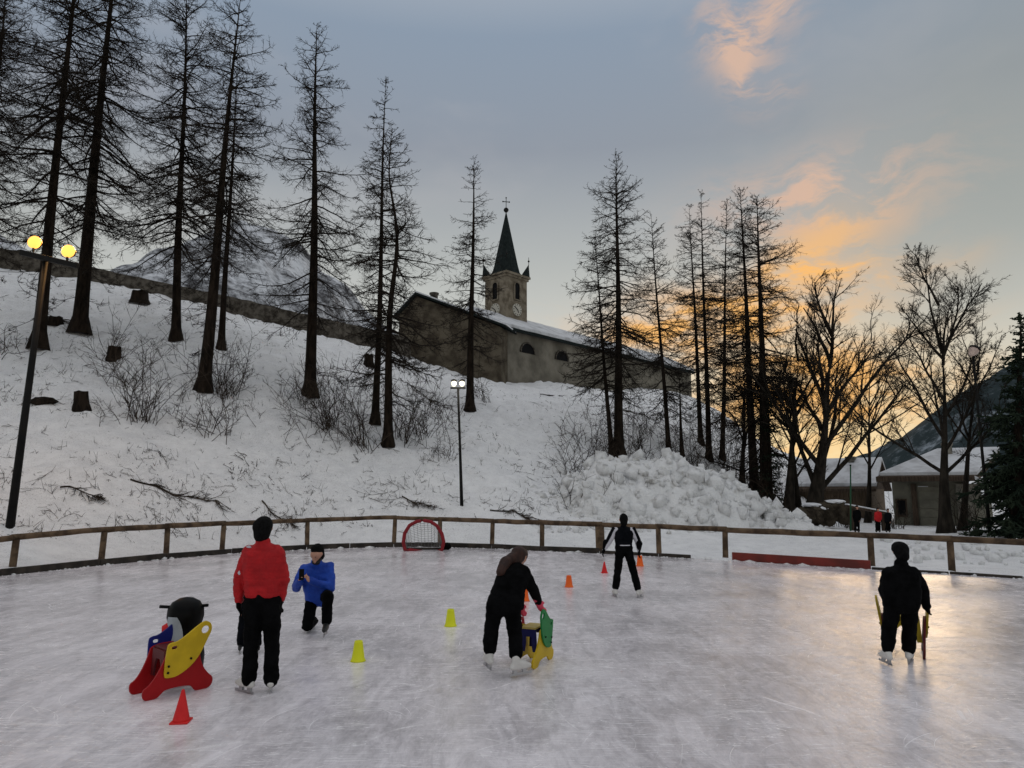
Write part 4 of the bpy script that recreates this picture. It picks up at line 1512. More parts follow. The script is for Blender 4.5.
# ------------------------------------------------------------------ shrubs, saplings, stumps, fallen wood
def shrub(label, px, py, hpx, n, spread, seed, lean=(0, 0)):
    R = np.random.default_rng(seed)
    b = hit1(px, py)
    H = hpx / F_PX * b.y
    n = int(n * 1.25)
    pos = np.array(b)[None] + R.normal(0, .12 + .45 * spread, (n, 3)) * (1, 1, 0)
    pos[:, 2] = tz(pos[:, 0], pos[:, 1])
    pos[:, 2] -= .05
    a = R.uniform(0, 6.28, n)
    s = np.abs(R.normal(0, spread, n))
    d = nrm(np.stack([np.cos(a) * s + lean[0], np.sin(a) * s + lean[1], np.ones(n)], -1))
    L = H * R.uniform(.25, 1.15, n) ** 1.3
    st = grow(R, pos, d, L, 6, .17, -.015)
    root = empty("bare_shrub", label, "shrub", b, 0, "bare shrubs on the bank")
    o = np.array(b)
    V, Q = tubes(st - o, (.012 + .009 * L / H)[:, None] * np.linspace(1, .35, 7)[None], 3)
    link("stems", mesh_np("stems", V, Q), M["litter"], root)["kind"] = "stuff"
    ix = np.repeat(np.arange(n), 5)
    p, t = on_lines(st, ix, R.uniform(.2, 1, len(ix)))
    tg = grow(R, p, side_dirs(R, t, R.uniform(.4, 1.0, len(ix))), L[ix] * R.uniform(.12, .4, len(ix)), 3, .15, .03)
    i4 = np.repeat(np.arange(len(tg)), 2)
    p4, t4 = on_lines(tg, i4, R.uniform(.2, 1, len(i4)))
    sg = grow(R, p4, side_dirs(R, t4, R.uniform(.4, 1.0, len(i4))), L[ix][i4] * R.uniform(.06, .16, len(i4)), 1, .1, .03)
    V, Q = merge([tubes(tg, np.linspace(.010, .006, 4)[None].repeat(len(ix), 0), 3), tubes(sg, np.array([.008, .005])[None].repeat(len(i4), 0), 3)])
    link("twigs", mesh_np("twigs", V - o, Q), M["litter"], root)["kind"] = "stuff"


SHRUBS = [
    ("many-stemmed bare shrub on the snow right of the round stump", 140, 421, 78, 22, .42),
    ("smaller bare shrub just above the many-stemmed one", 133, 386, 52, 14, .5),
    ("dense dark brush at the foot of the swept-base larch", 226, 398, 62, 34, .55),
    ("low tangled shrub below the swept-base larch", 207, 432, 40, 22, .8),
    ("upright bare shrub at the foot of the straight tall larch", 327, 429, 75, 26, .4),
    ("bare shrub in a dark clump left of the straight tall larch's foot", 303, 405, 40, 18, .6),
    ("bare shrub with a dark base left of the close larch pair", 361, 447, 60, 20, .35),
    ("twiggy shrub just right of the crooked larch's foot", 404, 441, 55, 20, .5),
    ("upright bare shrub between the crooked larch and the street lamp", 420, 437, 62, 16, .4),
    ("thin bare shrub leaning near the street lamp pole", 443, 458, 48, 12, .55),
    ("bare shrub right of the larch beside the lit lamp", 483, 402, 40, 14, .35),
    ("small tuft of dead stems low on the bank at left", 248, 470, 12, 14, 1.0),
    ("bare shrub beside the leaning trunk at the far left", 8, 352, 30, 12, .7),
    ("tall thin sapling shoots between the first two stumps", 112, 355, 62, 7, .18),
    ("bare shrub behind the snow heap left of the sunset larches", 690, 468, 60, 26, .5),
    ("dense brush on the bank between the third and fourth sunset larches", 730, 478, 66, 30, .5),
    ("bare shrub on the bank right of the tallest church-side larch", 640, 452, 50, 22, .5),
    ("leafless brush left of the tallest church-side larch, behind the heap", 598, 462, 34, 18, .6),
    ("bare shrub beside the slanting short tree at right", 778, 512, 50, 18, .5),
    ("twiggy shrub before the left corner of the pale house", 897, 529, 34, 20, .5),  # added to darken the pale house, in place of shade under its eaves
    ("bare shrub growing between the knotted tree and the unlit street lamp", 974, 532, 44, 22, .5),  # added dark stems standing in for the shaded house front
    ("low twiggy shrub at the right end of the rough stone wall", 846, 528, 26, 18, .6),
]
for k, s in enumerate(SHRUBS):
    shrub(*s, seed=400 + k)


def stump(label, px, py, wpx, hpx, seed, tilt=0.0):
    b = hit1(px, py)
    w_, h_ = wpx / F_PX * b.y / 2, hpx / F_PX * b.y
    root = empty("tree_stump", label, "stump", b, 0, "stumps on the bank")
    bm = bmesh.new()
    R = random.Random(seed)
    seg = 14
    rings = []
    jit = [R.uniform(.85, 1.15) for _ in range(seg)]
    for z, r in ((-.25, 1.5), (0.0, 1.3), (h_ * .3, 1.08), (h_ * .8, 1.0), (h_, .97)):
        rings.append([bm.verts.new((w_ * r * jit[i] * math.cos(6.283 * i / seg) + tilt * z, w_ * r * jit[i] * math.sin(6.283 * i / seg), z + (R.uniform(-.05, .05) if z == h_ else 0))) for i in range(seg)])
    for a, b_ in zip(rings[:-1], rings[1:]):
        for i in range(seg):
            bm.faces.new((a[i], a[(i + 1) % seg], b_[(i + 1) % seg], b_[i]))
    link("stump_wood", bm_mesh("stump_wood", bm), M["bark"], root, smooth=True)
    bm = bmesh.new()
    bm.faces.new([bm.verts.new((w_ * .96 * jit[i] * math.cos(6.283 * i / seg) + tilt * h_, w_ * .96 * jit[i] * math.sin(6.283 * i / seg), h_ - .04)) for i in range(seg)])
    link("cut_face", bm_mesh("cut_face", bm), M["brown_wood"], root)


stump("round dark stump above the many-stemmed shrub", 113, 360, 12, 13, 1)
stump("cut stump with pale top low on the bank at left", 81, 409, 12, 16, 2, -.12)
stump("dark stump under the stone wall left of the third larch", 139, 303, 16, 11, 3)
stump("small dark stump left of the close larch pair", 369, 366, 9, 11, 4)
stump("dark rotten stump at the foot of the thick larch near the floodlights", 55, 325, 12, 7, 5)
lump_o = lump("fallen_log", hit1(41, 404) + Vector((0, 0, .08)), (.55, .3, .22), M["bark"], None, 3, 3, .7)
tag(lump_o, "dark rotten log lying on the snow at the far left", "log")


def fallen(label, px, py, lpx, angle, seed):
    R = np.random.default_rng(seed)
    b = hit1(px, py)
    L = lpx / F_PX * b.y
    d = np.array([[math.cos(angle), math.sin(angle), 0]])
    st = grow(R, np.array(b)[None], d, np.array([L]), 10, .10, 0.0)
    ix = np.zeros(26, int)
    p, t = on_lines(st, ix, R.uniform(.15, 1, 26))
    tg = grow(R, p, side_dirs(R, t, R.uniform(.4, .9, 26)), L * R.uniform(.1, .38, 26), 5, .12, .0)
    i4 = np.repeat(np.arange(26), 5)
    p4, t4 = on_lines(tg, i4, R.uniform(.15, 1, len(i4)))
    sg = grow(R, p4, side_dirs(R, t4, R.uniform(.4, .9, len(i4))), L * R.uniform(.03, .12, len(i4)), 2, .12, .0)
    for a in (st, tg, sg):
        g = tz(a[..., 0], a[..., 1])
        a[..., 2] = g + .03 + np.abs(a[..., 2] - b.z) * .12 * np.linspace(0, 1, a.shape[1])[None] + R.uniform(0, .05, (len(a), 1))
    V, Q = merge([tubes(st, np.linspace(.035, .012, 11)[None], 4), tubes(tg, np.linspace(.016, .007, 6)[None].repeat(26, 0), 3), tubes(sg, np.array([.009, .007, .005])[None].repeat(len(i4), 0), 3)])
    o = link("fallen_branch", mesh_np("fallen_branch", V - np.array(b), Q), M["litter"])
    o.location = b
    tag(o, label, "branch", "fallen branches on the bank")


fallen("long fallen larch branch with twigs low on the bank at left", 130, 483, 85, .25, 501)
fallen("fallen branch just under the long one, above the fence at left", 60, 490, 45, .1, 502)
fallen("fallen branch lying on the snow left of the goal", 262, 505, 42, -.3, 503)
fallen("fallen branch between the goal and the street lamp pole", 402, 500, 40, -.4, 504)
fallen("fallen branch right of the street lamp pole above the fence", 490, 512, 40, .3, 505)
fallen("heavy fallen bough sloping down from the crooked larch", 400, 380, 80, -.9, 506)
fallen("dark fallen bough under the church wall left of the tallest church-side larch", 612, 408, 48, -.1, 507)
fallen("fallen branch on the bank below the nave windows", 540, 395, 26, .2, 508)
fallen("fallen branch at the top of the bank near the left wall end", 40, 318, 50, -.2, 509)


def litter():
    R = np.random.default_rng(77)
    n = 9000
    px = R.uniform(-20, 700, n)
    py = R.uniform(275, 540, n)
    p, ok = hit(px, py, 15, 62)
    dist = poly_signed_dist(p[:, 0], p[:, 1], ICE_POLY)
    dens = fbm(p[:, 0] * .45, p[:, 1] * .45, 4, 91, .65) * .75 + .5
    keep = ok & (dist > .5) & (R.uniform(0, 1, n) < np.clip((dens - .34) * 3.2, .06, 1)) & (p[:, 2] > .1)
    p = p[keep]
    m = len(p)
    a = R.uniform(0, 6.28, m)
    d = np.stack([np.cos(a), np.sin(a), np.zeros(m)], -1)
    L = np.clip(R.lognormal(-2.0, .85, m), .04, 1.5)
    st = grow(R, p, d, L, 4, .09, 0.0)
    per = np.clip((L * 6).astype(int), 0, 5)
    ix = np.repeat(np.arange(m), per)
    q, t = on_lines(st, ix, R.uniform(.1, 1, len(ix)))
    tg = grow(R, q, side_dirs(R, t, R.uniform(.4, 1.0, len(ix))), L[ix] * R.uniform(.15, .5, len(ix)), 2, .16, 0)
    for s, lift_ in ((st, .05), (tg, .07)):
        g = tz(s[..., 0], s[..., 1])
        s[..., 2] = g + .008 + R.uniform(0, lift_, s.shape[:2])
    sc_ = (.42 + .011 * p[:, 1])[:, None]
    V1 = tubes(st, np.array([.010, .010, .009, .007, .004])[None] * sc_ * R.uniform(.6, 1.3, (m, 1)), 3)
    V2 = tubes(tg, np.array([.007, .006, .004])[None].repeat(len(ix), 0), 3)
    # stiff dead grass and seedling stems poking out of the snow
    k = R.choice(m, 1100)
    up_ = grow(R, p[k], nrm(np.stack([R.normal(0, .35, 1100), R.normal(0, .35, 1100), np.ones(1100)], -1)), R.uniform(.1, .5, 1100), 3, .1, -.03)
    V3 = tubes(up_, np.array([.008, .007, .006, .003])[None].repeat(1100, 0), 3)
    V, Q = merge([V1, V2, V3])
    tag(link("twig_litter", mesh_np("twig_litter", V, Q), M["litter"]), "scattered dead twigs and stems strewn over the snowy bank", kind="stuff")


litter()


def thicket():
    R = np.random.default_rng(88)
    n = 1500
    px = np.concatenate([R.uniform(560, 830, 1050), R.uniform(280, 460, 300), R.uniform(90, 260, 150)])
    py = np.concatenate([R.uniform(415, 512, 1050), R.uniform(385, 450, 300), R.uniform(350, 430, 150)])
    p, ok = hit(px, py, 15, 75)
    dens = fbm(p[:, 0] * .4, p[:, 1] * .4, 3, 33) * .5 + .5
    p = p[ok & (p[:, 2] > .5) & (R.uniform(0, 1, n) < dens * 1.4 - .1)]
    m = len(p)
    st = grow(R, p, nrm(np.stack([R.normal(0, .5, m), R.normal(0, .5, m), np.ones(m)], -1)), R.uniform(.4, 1.9, m), 5, .12, -.03)
    ix = np.repeat(np.arange(m), 6)
    q, t = on_lines(st, ix, R.uniform(.15, 1, len(ix)))
    tg = grow(R, q, side_dirs(R, t, R.uniform(.4, 1.1, len(ix))), R.uniform(.15, .7, len(ix)), 3, .15, .02)
    V, Q = merge([tubes(st, np.linspace(.016, .007, 6)[None].repeat(m, 0), 3), tubes(tg, np.linspace(.010, .005, 4)[None].repeat(len(ix), 0), 3)])
    tag(link("brush_thicket", mesh_np("brush_thicket", V, Q), M["litter"]), "tangle of dead brush and seedlings under the trees on the bank", kind="stuff")


thicket()


# ------------------------------------------------------------------ lamps
def point(name, loc, energy, color, size, parent=None):
    l = bpy.data.lights.new(name, "POINT")
    l.energy = energy
    l.color = color
    l.shadow_soft_size = size
    o = bpy.data.objects.new(name, l)
    COL.objects.link(o)
    o.location = loc
    if parent is not None:
        o.parent = parent
    return o


fb = hit1(9.5, 530)
ft = P(45.5, 262, fb.y)
fl = empty("floodlight_mast", "tall black floodlight mast at left with two glowing orange lamps on a crossbar", "floodlight", fb)
tube_obj("pole", [Vector((0, 0, -.3)), (ft - fb) * .5, ft - fb + Vector((0, 0, .1))], [.125, .10, .075], M["iron"], fl, 10)
c0, c1 = P(21, 252.5, fb.y - .1), P(78, 266, fb.y - .1)
bar_obj("crossbar", c0 - fb, c1 - fb, .14, .16, M["iron"], fl, .01)
for px, py in ((32, 241), (66, 250)):
    c = P(px, py, fb.y - .12) - fb
    hd = lathe("lamp_head", [(.05, -.12), (.17, -.08), (.19, .02), (.13, .10), (.05, .12)], M["iron"], fl, 14, Matrix.Translation(c + Vector((0, .16, 0))) @ Matrix.Rotation(math.pi / 2, 4, "X"))
    lathe("lamp_glass", [(.02, -.02), (.14, .0), (.20, .06), (.20, .12), (.14, .19), (.02, .21)], M["lamp_warm"], hd, 18, Matrix.Translation(c + Vector((0, .02, 0))) @ Matrix.Rotation(-math.pi / 2, 4, "X"))
    bar_obj("bracket", c + Vector((0, .1, -.10)), c + Vector((0, .1, -.32)), .05, .05, M["iron"], hd)
    point("floodlight_glow", c + Vector((0, .55, .25)), 110, (1.0, .52, .17), .15, fl)


def street_lamp(label, bpx, bpy_, tpx, tpy, lit, kind):
    b = hit1(bpx, bpy_)
    t = P(tpx, tpy, b.y)
    r = empty("street_lamp", label, "street lamp", b)
    tube_obj("pole", [Vector((0, 0, -.3)), (t - b) * .5, t - b], [.085, .06, .05], M["iron"], r, 8)
    d = t - b
    if kind == "arms":
        bar_obj("crossarm", d + Vector((-.36, 0, .0)), d + Vector((.36, 0, .0)), .08, .08, M["iron"], r)
        for sx in (-.20, .20):
            h = lathe("lantern", [(.03, 0), (.08, .03), (.125, .11), (.125, .20), (.07, .26), (.02, .27)], M["lamp_pale"], r, 14, Matrix.Translation(d + Vector((sx, -.02, .06))))
            lathe("lantern_cap", [(.15, 0), (.12, .05), (.03, .09)], M["iron"], h, 14, Matrix.Translation(d + Vector((sx, -.02, .34))))
        point("street_lamp_glow", d + Vector((0, -.35, .25)), 25, (1, .9, .7), .2, r)
    else:
        rotm = Matrix.Rotation(math.radians(35), 4, "Y")
        h = lathe("lantern", [(.05, 0), (.12, .05), (.24, .32), (.21, .40), (.05, .42)], M["lamp_off"], r, 8, Matrix.Translation(d + Vector((-.12, 0, .0))) @ rotm, smooth=False)
        lathe("lantern_cap", [(.28, 0), (.22, .08), (.05, .18)], M["iron"], h, 8, Matrix.Translation(d + Vector((-.12, 0, .0))) @ rotm @ Matrix.Translation((0, 0, .42)), smooth=False)


street_lamp("black street lamp on the bank with two pale lit lanterns", 462, 507, 458, 388, True, "arms")
street_lamp("tall street lamp with tilted unlit lantern before the spruce at right", 990, 535, 973, 356, False, "one")
gpx = hit1(850.5, 531)
gp_ = empty("green_post", "thin green painted post standing by the low snowy table at right", "post", gpx)
tube_obj("shaft", [Vector((0, 0, -.2)), P(850.5, 466, gpx.y) - gpx], [.045, .035], M["green_paint"], gp_, 8)
lathe("post_cap", [(.03, 0), (.05, .02), (.05, .05), (.01, .08)], M["iron"], gp_, 10, Matrix.Translation(P(850.5, 466, gpx.y) - gpx))


# ------------------------------------------------------------------ people
def cap_geo(p0, p1, r0, r1, seg=10):
    """closed tapered capsule"""
    p0, p1 = Vector(p0), Vector(p1)
    ax = p1 - p0
    if ax.length < 1e-4:
        ax = Vector((0, 0, 1e-3))
        p1 = p0 + ax
    z = ax.normalized()
    x = z.orthogonal().normalized()
    y = z.cross(x)
    V, Fc = [], []
    prof = [(p0, r0, a) for a in (-1.35, -.9, -.45, 0)] + [(p1, r1, a) for a in (0, .45, .9, 1.35)]
    for c, r, a in prof:
        for i in range(seg):
            t = 6.28318 * i / seg
            V.append(c + z * (r * math.sin(a)) + (x * math.cos(t) + y * math.sin(t)) * (r * math.cos(a)))
    n = len(prof)
    for k in range(n - 1):
        for i in range(seg):
            Fc.append((k * seg + i, k * seg + (i + 1) % seg, (k + 1) * seg + (i + 1) % seg, (k + 1) * seg + i))
    Fc.append(tuple(range(seg - 1, -1, -1)))
    Fc.append(tuple(range((n - 1) * seg, n * seg)))
    return V, Fc


def skinned(name, caps, mat, parent, origin, voxel=.014, smooth=5, folds=0.0, seed=0, ribs=0.0):
    """one continuous surface grown over tapered limbs (voxel union, then relaxed)"""
    V, Fc = [], []
    for c in caps:
        v, f = cap_geo(*c)
        o = len(V)
        V += v
        Fc += [tuple(i + o for i in q) for q in f]
    me = bpy.data.meshes.new(name)
    me.from_pydata([tuple(v - origin) for v in V], [], Fc)
    tmp = bpy.data.objects.new("tmp", me)
    COL.objects.link(tmp)
    rm = tmp.modifiers.new("r", "REMESH")
    rm.mode = "VOXEL"
    rm.voxel_size = voxel
    s_ = tmp.modifiers.new("s", "SMOOTH")
    s_.iterations = smooth
    s_.factor = .5
    dg = bpy.context.evaluated_depsgraph_get()
    out = bpy.data.meshes.new_from_object(tmp.evaluated_get(dg))
    bpy.data.objects.remove(tmp)
    bpy.data.meshes.remove(me)
    out.name = name
    if folds:
        n = len(out.vertices)
        co = np.empty(n * 3, np.float32)
        out.vertices.foreach_get("co", co)
        co = co.reshape(-1, 3)
        no = np.array([v.normal[:] for v in out.vertices])
        w = fbm(co[:, 0] * 5 + co[:, 1] * 5 + seed, co[:, 2] * 13 + co[:, 0] * 3, 3, seed) + .6 * fbm(co[:, 0] * 16 + seed, co[:, 2] * 20 + co[:, 1] * 9, 2, seed + 3)
        w = w * folds
        if ribs:
            w = w - ribs * np.clip(np.abs(np.sin(co[:, 2] * 45)) * -1 + .35, 0, 1) * 3
        co = co + no * w[:, None]
        out.vertices.foreach_set("co", co.astype(np.float32).ravel())
        out.update()
    return link(name, out, mat, parent, smooth=True)


def hand_caps(w, d, side, s, curl=.4, fat=1.0):
    """palm, four fingers and a thumb from wrist w along d; side = direction of the thumb"""
    d = Vector(d).normalized()
    side = (Vector(side) - d * Vector(side).dot(d)).normalized()
    nrm_ = d.cross(side)
    caps = []
    for k in (-1, 0, 1):
        caps.append((w + side * .018 * k * s, w + d * .075 * s + side * .026 * k * s, .019 * s * fat, .016 * s * fat))
    for k, ln in zip((-1.5, -.5, .5, 1.5), (.058, .070, .076, .068)):
        b = w + d * .082 * s + side * (.0195 * k * s)
        m_ = b + (d * math.cos(curl * .5) + nrm_ * math.sin(curl * .5)) * ln * .5 * s
        e = m_ + (d * math.cos(curl * 1.6) + nrm_ * math.sin(curl * 1.6)) * ln * .5 * s
        caps += [(b - d * .02 * s, m_, .0095 * s * fat, .0088 * s * fat), (m_, e, .0088 * s * fat, .0075 * s * fat)]
    b = w + d * .022 * s + side * .028 * s
    m_ = b + (d * .6 + side * .7 + nrm_ * .2) * .038 * s
    e = m_ + (d * .9 + side * .25 + nrm_ * .3) * .03 * s
    caps += [(b, m_, .013 * s * fat, .0105 * s * fat), (m_, e, .0105 * s * fat, .009 * s * fat)]
    return caps


def person(label, Y0, J, facing, look, s=1.0, jacket="black_cloth", sleeve=None, trousers="black_cloth", boots="white_boot", gloves="black_cloth", head="hat", headmat="knit", puff=1.0, long_hair=None, voxel=.014, skates=True, hem=.0, origin=None, collar=True, seed=0, group=None, foot_dirs=None, thick=1.0, glove_long=0.0, leg_end=.97, collar_r=1.0, ribs=0.0, beard=False):
    """J: name -> (px, py, depth offset)"""
    j = {k: (P(v[0], v[1], Y0 + v[2]) if not isinstance(v, Vector) else v) for k, v in J.items()}
    fwd = Vector(facing).normalized()
    lk = Vector(look).normalized()
    og = Vector((j["hipL"].x * .5 + j["hipR"].x * .5, j["hipL"].y * .5 + j["hipR"].y * .5, 0.0)) if origin is None else origin
    root = empty("person", label, "person", og, 0, group)
    sh = (j["shL"] + j["shR"]) / 2
    hp0 = (j["hipL"] + j["hipR"]) / 2
    spine = (sh - hp0).normalized()
    ac = (j["shR"] - j["shL"]).normalized()
    k = s * thick
    # ---- torso columns
    def torso(g, rb, rt, drop=0.0):
        out = []
        for a in (-1, -.45, .45, 1):
            b = hp0 + (j["hipR"] - j["hipL"]) * .5 * a * .82 - spine * drop
            t = sh + (j["shR"] - j["shL"]) * .5 * a * .72 - spine * .05 * s
            m_ = b.lerp(t, .5)
            out += [(b, m_, rb * k * g, (rb * .94) * k * g), (m_, t, rb * .97 * k * g, rt * k * g)]
        return out
    hc = j["head"]
    nk = sh + (hc - sh) * .30
    lr = lk.cross(Vector((0, 0, 1))).normalized()
    upv = lr.cross(lk)
    # ---- bare body
    body = torso(1, .085, .08)
    body += [(sh, nk, .055 * s, .052 * s), (nk, hc - upv * .04 * s, .052 * s, .05 * s)]
    body += [(hc + upv * .025 * s - lk * .012 * s, hc + upv * .025 * s + lk * .025 * s, .084 * s, .078 * s), (hc - upv * .05 * s + lk * .03 * s, hc - upv * .075 * s + lk * .055 * s, .056 * s, .038 * s)]
    body += [(hc + lk * .09 * s + upv * .012 * s, hc + lk * .112 * s - upv * .022 * s, .010 * s, .015 * s)]
    for sg in (-1, 1):
        body.append((hc + lr * sg * .078 * s, hc + lr * sg * .088 * s + upv * .022 * s, .014 * s, .016 * s))
    body.append((hc + lk * .088 * s - upv * .062 * s - lr * .014 * s, hc + lk * .088 * s - upv * .062 * s + lr * .014 * s, .012 * s, .012 * s))
    for S in "LR":
        body += [(j["sh" + S], j["el" + S], .046 * s, .038 * s), (j["el" + S], j["wr" + S], .038 * s, .026 * s)]
        body += [(j["hip" + S], j["kn" + S], .078 * k, .055 * k), (j["kn" + S], j["an" + S], .055 * k, .036 * k)]
        dh = (j["wr" + S] - j["el" + S]).normalized()
        if "hd" + S in j:
            dh = (j["hd" + S] - j["wr" + S]).normalized()
        body += hand_caps(j["wr" + S], dh, fwd + spine * .2, s, .5)
    skinned("body", body, M["skin"], root, og, voxel * 1.15, 2)
    if head != "hood" and voxel < .02:
        for sg in (-1, 1):
            c = hc + lk * .083 * s + lr * sg * .031 * s + upv * .012 * s - og
            lathe("eye", [(.001, -.009), (.008, -.006), (.011, 0), (.008, .006), (.001, .009)], M["eye"], root, 8, Matrix.Translation(c))
    if beard:
        skinned('beard', [(hc - upv * .085 * s + lk * .055 * s - lr * .03 * s, hc - upv * .085 * s + lk * .055 * s + lr * .03 * s, .036 * s, .036 * s), (hc - upv * .05 * s + lk * .02 * s - lr * .055 * s, hc - upv * .08 * s + lk * .05 * s - lr * .03 * s, .022 * s, .03 * s), (hc - upv * .05 * s + lk * .02 * s + lr * .055 * s, hc - upv * .08 * s + lk * .05 * s + lr * .03 * s, .022 * s, .03 * s)], M['dark_hair'], root, og, .01, 2)
        for sg in (-1, 1):
            bar_obj('eyebrow', hc + lk * .084 * s + lr * sg * .016 * s + upv * .028 * s - og, hc + lk * .078 * s + lr * sg * .048 * s + upv * .028 * s - og, .012, .009, M['dark_hair'], root)
    # ---- jacket
    jk = torso(1.0, .112 * puff, .102 * puff, hem)
    jk += [(sh + ac * .06 * s, sh - ac * .06 * s, .085 * s * puff, .085 * s * puff)]
    for S in 'LR':
        jk += [(sh.lerp(nk, .75), j['sh' + S].lerp(sh, .15), .058 * s * puff, .07 * s * puff)]
    if collar:
        jk += [(sh, nk + (hc - nk) * .12 * collar_r ** 3, .07 * s * collar_r, .066 * s * collar_r)]
    sl = []
    for S in "LR":
        sl += [(j["sh" + S], j["el" + S], .074 * s * puff, .060 * s * puff), (j["el" + S], j["wr" + S], .060 * s * puff, .046 * s * puff)]
    if sleeve:
        skinned("jacket", jk, M[jacket], root, og, voxel, 4, .006, seed)
        for S, o2 in (("L", 0), ("R", 2)):
            skinned("sleeve", sl[o2:o2 + 2], M[sleeve], root, og, voxel, 3, .006, seed + 1)
    else:
        skinned("jacket", jk + sl, M[jacket], root, og, voxel, 3, .013, seed, ribs)
    # ---- trousers
    tr = []
    for S in "LR":
        tr += [(j["hip" + S], j["kn" + S], .098 * k, .078 * k), (j["kn" + S], j["kn" + S].lerp(j["an" + S], leg_end), .078 * k, .074 * k)]
    tr += [(j["hipL"], j["hipR"], .105 * k, .105 * k), (hp0, hp0 + spine * .10 * s, .105 * k, .10 * k)]
    skinned("trousers", tr, M[trousers], root, og, voxel, 3, .013, seed + 5)
    # ---- gloves, boots
    for S in "LR":
        if gloves:
            dh = (j["wr" + S] - j["el" + S]).normalized()
            if "hd" + S in j:
                dh = (j["hd" + S] - j["wr" + S]).normalized()
            hcps = hand_caps(j["wr" + S], dh, fwd + spine * .2, s, .5, 1.45) + [(j["wr" + S] - dh * (.05 + glove_long) * s, j["wr" + S], (.046 + .25 * glove_long) * s, .036 * s)]
            skinned("glove", hcps, M[gloves], root, og, min(voxel, .011), 2)
        an, toe = j["an" + S], j["toe" + S]
        fd = (toe - an)
        fd.z = 0
        fd = fd.normalized()
        sole = max(min(an.z, toe.z) - .0, 0)
        bt_z = j.get("sole" + S, None)
        zb_ = (.055 if skates else .02) * s + max(0, an.z - .17 * s)
        heel = Vector((an.x, an.y, zb_ + .035 * s)) - fd * .045 * s
        ball = Vector((an.x, an.y, zb_ + .033 * s)) + fd * .13 * s
        tip = Vector((an.x, an.y, zb_ + .028 * s)) + fd * .185 * s
        bt = [(Vector((an.x, an.y, an.z + .01 * s)), heel + fd * .03 * s + Vector((0, 0, .04 * s)), .047 * s, .044 * s), (heel, ball, .036 * s, .038 * s), (ball, tip, .038 * s, .028 * s), (Vector((an.x, an.y, an.z - .03 * s)), ball + Vector((0, 0, .012 * s)), .046 * s, .036 * s)]
        sk = skinned("skate_boot" if skates else "shoe", bt, M[boots], root, og, min(voxel, .012), 3)
        if skates:
            bm = bmesh.new()
            q = fd.to_track_quat("Y", "Z").to_matrix()
            base_z = max(0, an.z - .17 * s)
            add_box(bm, heel.lerp(tip, .5) * 1 + Vector((0, 0, base_z + .013 * s - heel.lerp(tip, .5).z)) - og, (.005 * s, .30 * s, .026 * s), rot=q)
            for t_ in (.12, .68):
                c_ = heel.lerp(tip, t_)
                add_box(bm, Vector((c_.x, c_.y, base_z + .040 * s)) - og, (.026 * s, .05 * s, .036 * s), rot=q)
            link("blade", bm_mesh("blade", bm), M["steel"], sk)
    # ---- head wear
    if head == "hat":
        hat = [(hc + upv * .072 * s - lk * .032 * s, hc + upv * .085 * s - lk * .006 * s, .090 * s, .080 * s), (hc - lk * .045 * s - upv * .03 * s, hc - lk * .04 * s + upv * .05 * s, .080 * s, .092 * s)]
        skinned("hat", hat, M[headmat], root, og, min(voxel, .012), 3, .003, seed + 9)
    elif head == "hair":
        hat = [(hc + upv * .04 * s - lk * .022 * s, hc + upv * .055 * s + lk * .01 * s, .099 * s, .09 * s), (hc - lk * .035 * s - upv * .05 * s, hc - lk * .03 * s + upv * .04 * s, .078 * s, .095 * s)]
        if long_hair:
            pr = hc - lk * .05 * s
            for q_ in long_hair:
                q2 = P(q_[0], q_[1], Y0 + q_[2])
                hat.append((pr, q2, .07 * s, .06 * s))
                pr = q2
        skinned("hair", hat, M[headmat], root, og, min(voxel, .012), 3, .006, seed + 9)
    elif head == "ponytail":
        hat = [(hc + upv * .04 * s - lk * .02 * s, hc + upv * .055 * s + lk * .012 * s, .104 * s, .098 * s), (hc - lk * .035 * s - upv * .04 * s, hc - lk * .03 * s + upv * .04 * s, .085 * s, .1 * s), (hc - lk * .09 * s - upv * .03 * s, hc - lk * .085 * s - upv * .065 * s, .05 * s, .045 * s)]
        skinned("hat", hat, M[headmat], root, og, min(voxel, .012), 3, .004, seed + 9)
    return root


# woman in the red jacket, seen from behind
Yr = G(258, 693).y
person("person in a red jacket and black trousers standing with their back turned", Yr,
       dict(head=(263, 530.5, .02), shL=(249, 552, 0), shR=(277, 552, 0), elL=(239, 579, .02), elR=(283.5, 579, .02), wrL=(239, 599, .05), wrR=(281, 598, .06),
            hipL=(254.5, 602, 0), hipR=(271, 602, 0), knL=(251.5, 646, .02), knR=(272, 646, .02), anL=(249, 680, -.02), anR=(271, 680, .03), toeL=(241, 686, .05), toeR=(272, 686, .3)),
       (-.1, 1, 0), (-.05, 1, -.05), 1.0, "red_jacket", None, "black_cloth", "white_boot", "black_cloth", "ponytail", "knit", 1.06, hem=-.13, seed=11, thick=1.04, voxel=.011, ribs=.006, collar_r=1.22)
